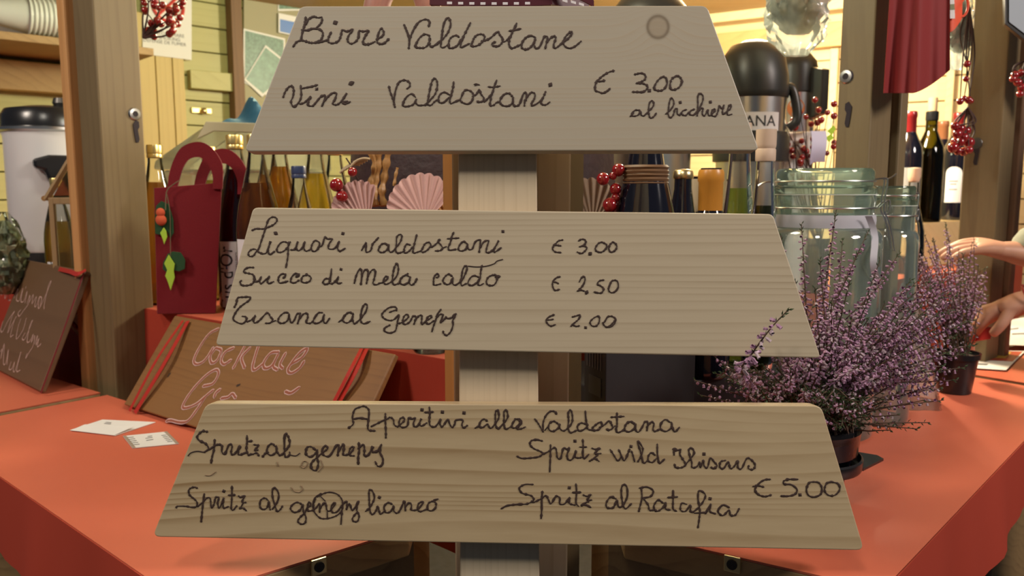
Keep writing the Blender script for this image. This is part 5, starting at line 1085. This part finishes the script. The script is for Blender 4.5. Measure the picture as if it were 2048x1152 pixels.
# hanging clear bags
def hang_bag(label, loc, r, h, seed, fill, sq=(1, .5), filltop=.8):
    t = thing('hanging_bag', label, 'bag', loc)
    mb = lumpy(r, h, .35, seed, 18, 36, 26, sq, .35); mb.build('plastic', M['plastic_shiny'], t, local=True, smooth=True)
    mb = lumpy(r*.9, h*filltop, .45, seed+3, 26, 30, 20, sq, .6); mb.xf(Matrix.Translation((0, 0, h*.16))); mb.build('contents', fill, t, local=True, smooth=True)
    mb = MB(); mb.tube([(0, 0, h-.005), (.004, 0, h+.03), (0, 0, 2.14-loc[2])], [.006, .003, .0012], 6); mb.build('string', M['paper'], t, local=True); return t
M['plastic_shiny'] = thin_glass('shiny_plastic', (.88, .89, .88), (.80, .82, .82), .14, 1.6, .8, 1.5, haze=.14)
hang_bag('clear plastic bag of dried herbs hanging left of the right post', Vector((PY(1592, 100, 1.62).x, 1.62, PY(1592, 112, 1.62).z)), .060, .26, 2, mat('dried_herbs', (.42, .40, .34), .8, var=.6, vscale=50))
hang_bag('small clear bag hanging beside the red apron', Vector((PY(1916, 100, 1.74).x, 1.74, PY(1914, 140, 1.74).z)), .026, .22, 9, mat('pale_contents', (.40, .42, .36), .8, var=.4, vscale=40), filltop=.5)

# ------------------------------------------------------------------ red apron, orange cloth with tag
Ya = 1.355
t = thing('apron', 'dark red apron hanging in front of the right post', 'apron', PY(1830, 100, Ya)); 
def ap(u, v):
    x = 1790+110*u-22*v*(1-u); yb = 186 if u < .45 else 186-46*((u-.45)/.55)**1.4
    y = -150+(150+yb)*v
    return PY(x, y, Ya+.025*u+.012*math.sin(u*9+.5)*(.5+.5*v)+.006*math.sin(u*21)*v)
mb = MB(); mb.slab(ap, 40, 24, (0, .003, 0)); mb.build('cloth', M['apron'], t, smooth=True)
mb = MB(); a, b = Vector(ap(.1, 0)), Vector(ap(.9, 0)); mb.tube([a, (a.x+.02, a.y+.02, 2.14)], .004, 6); mb.build('strap', M['apron'], t)
mb = MB(); mb.tube([b, (b.x-.02, b.y+.02, 2.14)], .004, 6); mb.build('strap', M['apron'], t)
Yo = 1.46
t = thing('orange_pouch', 'orange cloth pouch with white tag hanging at the right edge of the apron', 'pouch', PY(1905, 60, Yo))
mb = MB(); mb.slab(lambda u, v: PY(1880+48*u-(6-10*u)*v+8*v*(1-2*u)*(v > .7), -90+154*v-22*abs(u-.45)**1.5*v*3, Yo-.016*math.sin(math.pi*u)), 14, 16, (0, .012, 0)); mb.build('cloth', M['orange'], t, smooth=True)
mb = MB(); c = PY(1925, 12, Yo); mb.tube([c+Vector((.010*math.cos(a), 0, .018*math.sin(a))) for a in [i*2*math.pi/20 for i in range(20)]], .0022, 6, closed=True); mb.build('loop', M['orange'], t, smooth=True)
mb = MB(); mb.prism([PY(x, y, Yo-.020) for x, y in ((1893, -16), (1908, -16), (1910, 37), (1896, 37))], (0, .0012, 0)); tg = mb.build('tag', M['paper'], t)
mb = MB(); mb.prism([PY(x, y, Yo-.0206) for x, y in ((1894, 9), (1909, 8), (1909.5, 19), (1895, 20))], (0, .0005, 0)); mb.build('tag_print', mat('tag_green', (.20, .22, .10), .6), tg)
mb = MB(); c = PY(1905, -86, Yo); mb.tube([c, (c.x, c.y+.01, 2.14)], .002, 6); mb.build('cord', M['orange'], t)

# ------------------------------------------------------------------ wine on the crate at the far right
def SB(s, p, z=ZS): return B0+Rd*s-Rn*p+Vector((0, 0, z))
zc = ZS+.135
mb = MB(); q = [SB(1.66, .085), SB(2.22, .085), SB(2.22, .265), SB(1.66, .265)]; mb.prism([v+Vector((0, 0, .0005)) for v in q], (0, 0, .135))
tag(mb.build('wooden_crate', M['wall_r'], bevel=.003), 'pale wooden crate carrying the wine bottles between the right posts', 'crate')
GW = 'wine bottles on the wooden crate'
def wine(px, Ydeg, lab, glass, capm, cap=True, sc=1.1, liq=None, label=None):
    # stand on the crate: solve for the place on the line p
    p_ = Ydeg; k = (px-1024)/FPX
    s = (k*(B0.y-Rn.y*p_)-(B0.x-Rn.x*p_))/(Rd.x-k*Rd.y)
    l = SB(s, p_, zc+.0006)
    return lathe_bottle('wine_bottle', lab, l, WINE, glass, GW, liq, .20, CAPS if cap else None, capm, label, sc)
wine(1807, .14, 'dark wine bottle with red capsule just right of the right post', M['wine_dark'], M['capsule'], label=(.0374, .06, .15, .3, .7, mat('grey_label', (.30, .32, .32), .6)))
w2 = wine(1849, .13, 'green wine bottle closed with a cork beside the clear bottle', M['bottle_green'], None, False, 1.13, liquid('green_wine', (.25, .22, .04), .4))
mb = MB(); mb.lathe([(.0118, .296), (.0122, .335), (.0115, .337)], seg=18); mb.build('cork', M['cork'], w2, local=True, smooth=True)
mb = MB(); mb.lathe([(.0164, .276), (.0168, .278), (.0168, .299), (.013, .301)], seg=20, cap0=False); mb.build('collar', M['black'], w2, local=True, smooth=True)
wine(1872, .215, 'dark wine bottle with bronze capsule behind the corked bottle', M['wine_dark'], M['capsule_b'], label=(.0374, .03, .14, .2, .8, mat('rust_label', (.35, .10, .04), .6)))
w4 = wine(1903, .135, 'dark wine bottle with white arched label by the far right post', M['wine_dark'], M['capsule'], sc=1.16)
a1 = face_ang(w4.location); mb = MB(); n_ = 18; rr = .0374
pts = [(-.62, .052), (.55, .052), (.55, .132)]+[(.55*math.cos(b)-.035, .132+.018*math.sin(b)) for b in [i*math.pi/8 for i in range(1, 8)]]+[(-.62, .132)]
def lab_f(u, v):
    a = -.62+1.17*u; x = (a+.035)/.585; top_ = .132+.018*math.sqrt(max(0, 1-x*x)); return (rr*math.cos(a1+a-.1), rr*math.sin(a1+a-.1), .050+(top_-.050)*v)
mb.grid(lab_f, 20, 3); lb = mb.build('label', M['label'], w4, local=True, smooth=True)
text_mesh('label_print', 'VALLEE', .010, M['ink_grey'], lb, None, cyl=(rr+.0002, .105, a1-.14, False)) if False else None
mb = MB()
for z, hw_ in ((.108, .30), (.100, .22), (.085, .28)): wrap(mb, rr+.0003, z, z+.003, a1-.14-hw_, a1-.14+hw_, 8)
mb.build('label_print', M['ink_grey'], lb, local=True)
wine(1932, .165, 'dark wine bottle partly behind the far right post', M['wine_dark'], M['capsule'])
k = (1821-1024)/FPX; p_ = .043; s = (k*(B0.y-Rn.y*p_)-(B0.x-Rn.x*p_))/(Rd.x-k*Rd.y)
lathe_bottle('clear_bottle', 'round clear bottle with pale cork in front of the wine crate', SB(s, p_, ZS+.0005), [(.033, 0), (.035, .005), (.036, .08), (.034, .12), (.024, .165), (.0155, .20), (.0135, .235), (.0135, .262)], M['glass'], cap=[(.0125, .255), (.0150, .263), (.0165, .27), (.0165, .294), (.002, .296)], capm=M['cork_pale'], capname='cork', liq=liq_olive, lev=.05)

# berry garland by the far post, framed board, berries at the right edge
Yg = 1.72
berry_branch('thin twig with red berries hanging left of the far right post', PY(1938, 10, Yg), [PY(x, y, Yg-.02) for x, y in ((1934, 128), (1932, 158), (1937, 200), (1920, 203), (1928, 197), (1941, 202))], .0075, berries=1, seed=21)
berry_branch('cluster of shiny red berries in front of the white labelled wine bottle', PY(1936, 215, Yg), [PY(x, y, Yg-.02+.01*(i % 3)) for i, (x, y) in enumerate(((1910, 252), (1920, 258), (1932, 262), (1915, 268), (1928, 275), (1938, 285), (1906, 295), (1916, 302), (1928, 303), (1938, 300), (1921, 284), (1912, 284)))], .0105, berries=1, seed=22)
berry_branch('red berries at the right edge under the framed board', PY(2052, 120, 1.70), [PY(x, y, 1.70) for x, y in ((2030, 150), (2042, 146), (2036, 165), (2044, 175), (2026, 158), (2040, 188))], .0085, berries=1, seed=23)
t = thing('framed_board', 'dark framed whiteboard corner at the top right edge', 'board', PY(2050, 80, 1.62))
def fb(pts, d, name, m_, off): mb = MB(); mb.prism([PY(x, y, 1.62+off+(x-2010)*.0006) for x, y in pts], (.004, d, 0)); return mb.build(name, m_, t, bevel=.001)
fb([(2010, -120), (2160, -120), (2160, 170), (2010, 48)], .015, 'frame', M['steel_dark'], 0)
fb([(2018, -110), (2155, -110), (2155, 148), (2018, 44)], .004, 'panel', mat('grey_panel', (.34, .38, .42), .5), -.004)

# ------------------------------------------------------------------ heather plants
HM = [M['heather_stem'], M['heather_leaf'], M['heather_petal'], M['heather_pale']]
def bell(mb, p, d, ln, r):
    d = d.normalized(); u = d.orthogonal().normalized(); w_ = d.cross(u)
    rings = []
    for t_, k in ((0, .35), (.35, 1.0), (.75, .85), (1.0, 1.15)):
        rings.append([mb.v(p+d*ln*t_+(u*math.cos(a)+w_*math.sin(a))*r*k) for a in [i*2*math.pi/5 for i in range(5)]])
    for A, B in zip(rings, rings[1:]):
        for k in range(5): mb.face([A[k], A[(k+1) % 5], B[(k+1) % 5], B[k]])
    mb.face(rings[0][::-1])
def leaf(mb, p, d, ln, w2):
    d = d.normalized(); u = d.orthogonal().normalized(); n = d.cross(u)
    a = [mb.v(p), mb.v(p+d*ln*.5+u*w2), mb.v(p+d*ln), mb.v(p+d*ln*.5-u*w2), mb.v(p+d*ln*.45+n*w2*.8)]
    mb.face([a[0], a[1], a[4]]); mb.face([a[1], a[2], a[4]]); mb.face([a[2], a[3], a[4]]); mb.face([a[3], a[0], a[4]])
def spike(parent, root, tip, rnd, frac=.6, fl=.0060, dens=1.0, bare=False, arch=.25, path=None, into=None, fr_=.00155):
    root, tip = Vector(root), Vector(tip); v = tip-root; h = Vector((v.x, v.y, 0))
    mid = root+v*.5+Vector((0, 0, 1))*arch*h.length*.6+Vector((rnd.uniform(-.008, .008), rnd.uniform(-.008, .008), 0))
    c = catmull([root, root+(mid-root)*.5+Vector((0, 0, .004)), mid, mid+(tip-mid)*.55, tip], 9); n = len(c); L = v.length
    if path: c = catmull(path, 9); n = len(c); L = sum((b-a).length for a, b in zip(c, c[1:]))
    mb = into or MB(); mb.mi = 0; mb.tube(c, [.0013*(1-.6*i/n) for i in range(n)], 5)
    step = .0026/dens; acc = 0; k = 0; d = 0; tot = sum((b-a).length for a, b in zip(c, c[1:])); run = 0
    for a, b in zip(c, c[1:]):
        seg = (b-a).length; ax = (b-a).normalized(); u = ax.orthogonal().normalized(); w_ = ax.cross(u)
        while acc < run+seg:
            q = a+ax*(acc-run); f = acc/tot; ang = k*2.4+rnd.uniform(-.4, .4); out = u*math.cos(ang)+w_*math.sin(ang)
            if f > .95: mb.mi = 1; leaf(mb, q, ax*1.0+out*.7, .0060, .0013)
            elif f > 1-frac and not bare:
                if rnd.random() < .86:
                    mb.mi = 2 if rnd.random() < .72 else 3
                    bell(mb, q+out*.0012, out*1.0+ax*rnd.uniform(-.45, .35)+Vector((0, 0, -.35)), fl*rnd.uniform(.75, 1.2)*(1 if f < .85 else .75), fr_*rnd.uniform(.8, 1.2))
                if rnd.random() < .35: mb.mi = 1; leaf(mb, q, out+ax*.8, .0050, .0008)
            elif f > .12:
                mb.mi = 1; leaf(mb, q, out+ax*.7, .0062*rnd.uniform(.7, 1.3), .0010)
                if rnd.random() < .12: bell_m = 3; mb.mi = 3; bell(mb, q+out*.001, out, fl*.8, .0010)
            acc += step*rnd.uniform(.7, 1.3); k += 1
        run += seg
    return None if into else mb.build('flower_spike', HM, parent)
def pot(t, c, R0, R1, H, mt):
    mb = MB(); mb.lathe([(R0, 0), (R1*.97, H*.86), (R1*1.05, H*.87), (R1*1.07, H), (R1*.98, H), (R1*.96, H*.88)], c, seg=36, cap1=False); mb.build('pot', mt, t, smooth=True)
    mb = MB(); mb.lathe([(R1*.95, H*.9), (.002, H*.95)], c, seg=24, cap0=False); mb.build('soil', mat('soil', (.03, .02, .014), .9, bump=.6, bscale=80), t)
pc = Vector((.378, .985, ZF+.0012)); HP = .095
t = thing('heather_plant', 'flowering pink heather in a black pot beside the right end of the sign', 'plant', pc)
pot(t, pc, .040, .052, HP, M['black'])
# pot label and black carrier with flange, clear cup slotted behind
a1 = math.atan2(-pc.y, -pc.x)
mb = MB()
def lf(u, v): a = a1+.45+1.1*u; r = .0405+(.052-.040)*(.35+.5*v)/.86+.0012; return Vector((r*math.cos(a), r*math.sin(a), HP*(.35+.5*v)))+pc
mb.grid(lf, 12, 3); lb = mb.build('label', mat('blue_label', (.03, .04, .11), .5), t, smooth=True)
mb = MB()
for v0 in (.2, .45, .7):
    a, b = .55, .95
    mb.poly([lf(a, v0)*1, lf(b, v0), lf(b, v0+.08), lf(a, v0+.08)]); 
for v in mb.bm.verts: v.co += (v.co-pc-Vector((0, 0, v.co.z-pc.z))).normalized()*.0008
mb.build('label_print', mat('label_blue_print', (.10, .13, .28), .5), lb)
zr = .046
mb = MB(); mb.lathe([(.0505, zr-.004), (.062, zr-.004), (.064, zr), (.064, zr+.010), (.0615, zr+.012), (.060, zr+.002), (.0505, zr+.002)], pc, seg=40, cap0=False, cap1=False)
fa = math.radians(8); fd = Vector((math.cos(fa), math.sin(fa), 0)); fs = Vector((-fd.y, fd.x, 0))
mb.prism([pc+fd*.050+fs*-.040+Vector((0, 0, zr-.002)), pc+fd*.080+fs*-.020+Vector((0, 0, zr-.002)), pc+fd*.098-fs*.008+Vector((0, 0, zr-.002)), pc+fd*.098+fs*.006+Vector((0, 0, zr-.002)), pc+fd*.070+fs*.030+Vector((0, 0, zr-.002)), pc+fd*.045+fs*.045+Vector((0, 0, zr-.002))], (0, 0, .003)); mb.build('carrier', M['black'], t, smooth=True, angle=35)
mb = MB(); mb.lathe([(.056, zr+.006), (.060, zr+.045), (.0605, zr+.046)], pc, seg=36, cap0=False, cap1=False); mb.build('clear_sleeve', M['plastic_clear'], t, smooth=True)
rnd = random.Random(11)
tips = [(1672, 424, 1.03), (1603, 448, 1.04), (1562, 470, 1.02), (1737, 462, 1.06), (1717, 505, 1.0), (1640, 520, .96), (1760, 520, 1.0), (1800, 505, 1.08), (1663, 600, .90), (1590, 560, .98), (1700, 560, .95), (1740, 590, .92), (1775, 555, 1.04), (1822, 560, 1.02),
 (1860, 560, 1.05), (1900, 585, 1.02), (1930, 565, 1.06), (1880, 625, 1.0), (1945, 640, 1.02), (1950, 690, 1.0), (1935, 705, .97), (1910, 672, .99), (1845, 610, .96), (1800, 620, .93), (1915, 760, .98), (1880, 740, .94), (1850, 690, .92), (1810, 700, .90),
 (1540, 480, 1.06), (1520, 520, 1.06), (1575, 620, .93), (1620, 640, .90), (1700, 650, .87), (1755, 660, .87), (1655, 690, .87), (1720, 730, .85), (1780, 750, .86), (1600, 700, .88), (1630, 575, .93), (1685, 480, 1.06), (1905, 620, 1.0), (1922, 650, 1.0), (1930, 735, .97), (1900, 705, .95), (1868, 660, .96), (1890, 560, 1.06), (1945, 610, 1.05), (1850, 740, .92), (1915, 590, 1.03)]
for x, y, Y in tips: spike(t, pc+Vector((rnd.uniform(-.03, .03), rnd.uniform(-.03, .03), HP*.9)), PY(x, y, Y), rnd, rnd.uniform(.5, .66))
for i in range(24):
    x = rnd.uniform(1545, 1900); y = rnd.uniform(560, 760); spike(t, pc+Vector((rnd.uniform(-.03, .03), rnd.uniform(-.03, .03), HP*.9)), PY(x, y, rnd.uniform(.90, 1.09)), rnd, rnd.uniform(.5, .7), dens=.9)
# the sprig leaning in front of the middle board, and low twigs left and right
spike(t, pc, PY(1578, 618, .752), rnd, .50, .0074, 1.3, fr_=.0018, path=[pc+Vector((-.035, -.02, HP*.9)), PY(1530, 790, .88), PY(1484, 745, .80), PY(1505, 706, .768), PY(1543, 655, .757), PY(1578, 618, .752)])
fo = MB()
for i in range(64):
    x = rnd.uniform(1500, 1890); y = rnd.uniform(600, 790)
    spike(t, pc+Vector((rnd.uniform(-.04, .04), rnd.uniform(-.04, .04), HP*.9)), PY(x, y, rnd.uniform(.92, 1.10)), rnd, .45, .0056, .75, into=fo)
for i in range(40):
    x = rnd.uniform(1430, 1760); y = rnd.uniform(725, 830)
    spike(t, pc+Vector((rnd.uniform(-.04, .04), rnd.uniform(-.04, .04), HP*.9)), PY(x, y, rnd.uniform(.90, 1.06)), rnd, .2, .005, 1.0, bare=True, into=fo)
for i in range(46):
    x = rnd.uniform(1625, 1735); y = rnd.uniform(790, 862)
    spike(t, pc+Vector((rnd.uniform(-.03, .04), rnd.uniform(-.04, 0), HP*.95)), PY(x, y, rnd.uniform(.87, .94)), rnd, .2, .005, 1.0, bare=(i % 4 > 0), into=fo, arch=.6)
o = fo.build('foliage', HM, t); o['kind'] = 'stuff'
for x, y, Y in ((1388, 760, .93), (1420, 705, .96), (1445, 745, .93), (1470, 720, .95), (1500, 760, .90), (1400, 790, .94), (1530, 735, .90), (1480, 780, .90), (1550, 770, .88), (1580, 740, .86), (1610, 780, .86), (1462, 770, .97)):
    spike(t, pc+Vector((rnd.uniform(-.035, 0), rnd.uniform(-.03, .03), HP*.9)), PY(x, y, Y), rnd, .42, .0048, .8, arch=.1)
for x, y, Y in ((1888, 800, .97), (1860, 845, .95), (1835, 858, .93), (1870, 770, .97), (1850, 800, .93), (1800, 830, .93), (1780, 860, .92), (1760, 800, .88), (1720, 820, .87), (1680, 810, .86), (1650, 840, .87)):
    spike(t, pc+Vector((rnd.uniform(0, .035), rnd.uniform(-.03, .02), HP*.9)), PY(x, y, Y), rnd, .35, .0042, .7, bare=(y > 840), arch=.1)
pc2 = Vector((.859, 1.520, ZF+.0012))
t2 = thing('heather_plant', 'smaller blurred pink heather in a dark pot beside the hands', 'plant', pc2); pot(t2, pc2, .030, .040, .078, M['black'])
for i in range(52):
    x = rnd.uniform(1795, 1975); y = 440+abs(x-1885)*.55+rnd.uniform(0, 110)
    spike(t2, pc2+Vector((rnd.uniform(-.02, .02), rnd.uniform(-.02, .02), .07)), PY(x, y, rnd.uniform(1.46, 1.60)), rnd, .7, .0056, .62)
for i in range(14):
    x = rnd.uniform(1880, 1985); y = rnd.uniform(590, 640); spike(t2, pc2+Vector((rnd.uniform(-.02, .02), rnd.uniform(-.02, .02), .07)), PY(x, y, rnd.uniform(1.45, 1.58)), rnd, .3, .005, .6, bare=True)

# white wrapping paper cone standing behind the near heather
wc = Vector((.72, 1.445, ZF+.0012))
t = thing('paper_cone', 'white translucent wrapping paper cone behind the near heather', 'paper', wc)
mb = MB(); mb.lathe([(.066, 0), (.055, .06), (.036, .13), (.018, .19), (.010, .22)], wc, seg=48, cap0=False, cap1=False, flute=lambda a, z: .10*math.sin(a*5+z*20)+.05*math.sin(a*11)); mb.build('sheet', liquid('wrap_film', (.80, .82, .86), .45, (.62, .64, .70)), t, smooth=True)

# ------------------------------------------------------------------ papers and red box on the far right counter
def paper_slab(lab, quad, z, name='paper_sheet', bulge=0.0, cat='paper'):
    q = [PZ(x, y, z) for x, y in quad]; c = sum(q, Vector())/4; t = thing(name, lab, cat, (c.x, c.y, ZF), 0)
    f = lambda u, v: (q[0]*(1-u)+q[1]*u)*(1-v)+(q[3]*(1-u)+q[2]*u)*v+Vector((0, 0, bulge*math.sin(math.pi*u)*.6+bulge*v))
    mb = MB(); mb.slab(f, 14, 8, (0, 0, .0010)); mb.build('sheet', M['paper'], t, smooth=True, angle=60); return t, f
t, f = paper_slab('glossy flyer with red and yellow picture on the far right counter', [(1893, 733), (2012, 741), (2050, 703), (1935, 700)], ZF+.0030, 'flyer', cat='flyer')
def onf(name, u0, u1, v0, v1, m_, parent, lift=.0013):
    mb = MB(); mb.prism([Vector(f(u, v))+Vector((0, 0, lift)) for u, v in ((u0, v0), (u1, v0), (u1, v1), (u0, v1))], (0, 0, .0003)); return mb.build(name, m_, parent)
onf('picture', .12, .97, .42, .96, mat('flyer_red', (.42, .06, .03), .4, var=.5, vscale=40), t)
onf('picture_detail', .55, .80, .55, .90, mat('flyer_yellow', (.60, .38, .06), .4, var=.4, vscale=60), t, .0017); onf('picture_detail', .14, .30, .5, .85, mat('flyer_olive', (.22, .22, .06), .4), t, .0017); onf('print', .30, .62, .16, .24, M['ink_grey'], t)
t, f = paper_slab('curved white menu sheet under the hands at right', [(1938, 700), (2075, 694), (2085, 640), (1972, 664)], ZF+.0075, 'menu_sheet', .012)
for i, (u0, u1, v) in enumerate(((.08, .34, .50), (.40, .62, .54), (.12, .45, .30), (.55, .80, .34))): onf('print', u0, u1, v, v+.05, M['ink_grey'], t)
# ------------------------------------------------------------------ the person at the right: two hands reach into view
def skin_mesh(name, nodes, edges, mt, parent, sub=2, root=0):
    me = bpy.data.meshes.new(name); me.from_pydata([n[0] for n in nodes], edges, []); o = bpy.data.objects.new(name, me); C.objects.link(o); o.parent = parent
    o.matrix_parent_inverse = Matrix.Translation(-Vector(parent.location)) if parent else Matrix()
    sk = o.modifiers.new('skin', 'SKIN'); sk.use_smooth_shade = True
    for i, n in enumerate(nodes):
        r = n[1]; me.skin_vertices[0].data[i].radius = (r, r) if not isinstance(r, tuple) else r
    me.skin_vertices[0].data[root].use_root = True
    u = o.modifiers.new('sub', 'SUBSURF'); u.levels = sub; u.render_levels = sub; me.materials.append(mt); return o
F = Vector((-.656, .755, 0)); Rr = Vector((.755, .656, 0)); base = Vector((1.47, 1.38, 0))
def B(f_, r_, z): return base+F*f_+Rr*r_+Vector((0, 0, z))
P = thing('person', 'person at far right in grey knit sleeves, both hands over the counter papers', 'person', base)
nodes, edges = [], []
def nd(p, r, frm=None):
    nodes.append((Vector(p), r)); i = len(nodes)-1
    if frm is not None: edges.append((frm, i))
    return i
pel = nd(B(0, 0, .98), (.15, .11)); bel = nd(B(.01, 0, 1.12), (.14, .105), pel); che = nd(B(.02, 0, 1.30), (.155, .11), bel); upc = nd(B(.01, 0, 1.42), (.13, .09), che); nk = nd(B(.02, 0, 1.51), .052, upc); nk2 = nd(B(.04, 0, 1.56), .052, nk)
hd = nd(B(.05, 0, 1.63), (.075, .088), nk2); hd2 = nd(B(.045, 0, 1.70), (.075, .092), hd); hd3 = nd(B(.04, 0, 1.745), (.055, .065), hd2)
for s in (-1, 1):
    hp = nd(B(0, .10*s, .90), .095, pel); k = nd(B(.03, .11*s, .50), .060, hp); a = nd(B(0, .11*s, .09), .042, k); nd(B(.14, .12*s, .04), .035, a)
def hand(wr_, dirn, upv, el, frm, curl, sgn):
    d = dirn.normalized(); n = (upv-d*upv.dot(d)).normalized(); s_ = d.cross(n)*sgn
    e1 = nd(el, .043, frm); m = nd((el+wr_)/2, .040, e1); w0 = nd(wr_, (.027, .024), m)
    p1 = nd(wr_+d*.030, (.033, .022), w0); p2 = nd(wr_+d*.062, (.036, .018), p1)
    for i, (off, ln, cl) in enumerate(((-.030, .9, 1.0), (-.010, 1.05, .9), (.010, 1.0, 1.0), (.029, .8, 1.15))):
        q = wr_+d*.082+s_*off; j = nd(q, .0105, p2); dd = d.copy()
        for L_, r in ((.036, .0095), (.024, .0085), (.018, .0075)):
            ang = curl*cl; dd = (dd*math.cos(ang)-n*math.sin(ang)).normalized(); q = q+dd*L_*ln; j = nd(q, r, j)
    q = wr_+d*.030-s_*.030; j = nd(q, .013, p1); q = q+(d*.7-s_*.6-n*.3).normalized()*.030; j = nd(q, .0110, j); q = q+(d*.95-s_*.15-n*.4).normalized()*.026; nd(q, .0090, j)
    return w0
up_ = Vector((0, 0, 1))
lsh = nd(B(.01, -.18, 1.40), .062, upc); rsh = nd(B(.01, .18, 1.40), .062, upc)
lw = PY(2046, 600, 1.57); le = Vector((1.225, 1.44, 1.20)); lh = PY(1968, 632, 1.61)
hand(lw, lh-lw, Vector((.1, -.45, 1)), le, lsh, .55, 1)
rw = PY(2048, 512, 1.63); re = Vector((1.38, 1.70, 1.31)); rh = PY(1965, 492, 1.66)
hand(rw, rh-rw, Vector((0, -.3, 1)), re, rsh, .42, -1)
skin_mesh('body', nodes, edges, M['skin'], P)
# knitted jersey: torso and sleeves; trousers; hair
nodes, edges = [], []
a = nd(B(0, 0, .93), (.165, .125)); b = nd(B(.01, 0, 1.12), (.160, .122), a); c = nd(B(.02, 0, 1.30), (.172, .126), b); d = nd(B(.01, 0, 1.43), (.145, .10), c); nd(B(.02, 0, 1.50), .066, d)
s1 = nd(B(.01, -.19, 1.40), .075, d); e1 = nd(le, .058, s1); nd(le+(lw-le)*.55, .050, e1)
s2 = nd(B(.01, .19, 1.40), .075, d); e2 = nd(re, .060, s2); nd(re+(rw-re)*1.06+Vector((0, 0, .022)), .050, e2)
skin_mesh('jersey', nodes, edges, M['sleeve'], P)
nodes, edges = [], []
a = nd(B(0, 0, .94), (.16, .12))
for s in (-1, 1): h = nd(B(0, .10*s, .86), .105, a); k = nd(B(.03, .11*s, .50), .075, h); nd(B(0, .11*s, .10), .060, k)
skin_mesh('trousers', nodes, edges, mat('dark_denim', (.03, .035, .06), .8), P)
mb = MB(); hc = B(.030, 0, 1.715); n_ = 20
mb.sphere(hc, .100, 20, 12, (1, 1, 1.05)); mb.bm.verts.ensure_lookup_table()
fx_ = [v for v in mb.bm.verts if (v.co-hc).dot(F) > .045 and v.co.z < hc.z+.05 or v.co.z < hc.z-.075]
bmesh.ops.delete(mb.bm, geom=fx_, context='VERTS'); mb.build('hair', mat('brown_hair', (.06, .035, .02), .6), P, smooth=True)
for s in (-1, 1):
    mb = MB(); mb.sphere(B(.128, .030*s, 1.665), .0105, 12, 8); mb.build('eye', mat('eye_white', (.75, .74, .72), .3), P, smooth=True)
mb = MB(); mb.tube([B(.125, 0, 1.672), B(.146, 0, 1.640), B(.150, 0, 1.632), B(.126, 0, 1.622)], [.008, .012, .013, .009], 8); mb.build('nose', M['skin'], P, smooth=True)
mb = MB(); mb.tube(catmull([B(.108, -.026, 1.592), B(.124, -.010, 1.594), B(.124, .010, 1.594), B(.108, .026, 1.592)], 4), .0055, 8); mb.build('mouth', mat('lips', (.36, .12, .10), .5), P, smooth=True)
mb = MB(); dl = (lh-lw).normalized(); q = lw+dl*.100+dl.cross(up_).normalized()*.010; r3 = dl.to_track_quat('Z', 'Y').to_matrix().to_4x4(); mb.lathe([(.0100, -.0025), (.0118, -.002), (.0118, .002), (.0100, .0025)], seg=20, cap0=False, cap1=False); mb.xf(Matrix.Translation(q) @ r3); mb.build('ring', M['gold'], P, smooth=True)
mb = MB(); q = lw-dl*.012; mb.tube([q+(r3.to_3x3() @ Vector((.030*math.cos(a), .027*math.sin(a), 0))) for a in [i*2*math.pi/24 for i in range(24)]], .0020, 6, closed=True); mb.build('bracelet', M['ribbon_dark'], P, smooth=True)

mb = MB(); mb.box(lh+Vector((-.010, .004, -.036)), (.052, .030, .026), Matrix.Rotation(.5, 3, 'Z')); tag(mb.build('red_box', mat('red_box_paint', (.45, .03, .02), .4), bevel=.002), 'small red box held in the lower hand at right', 'box')
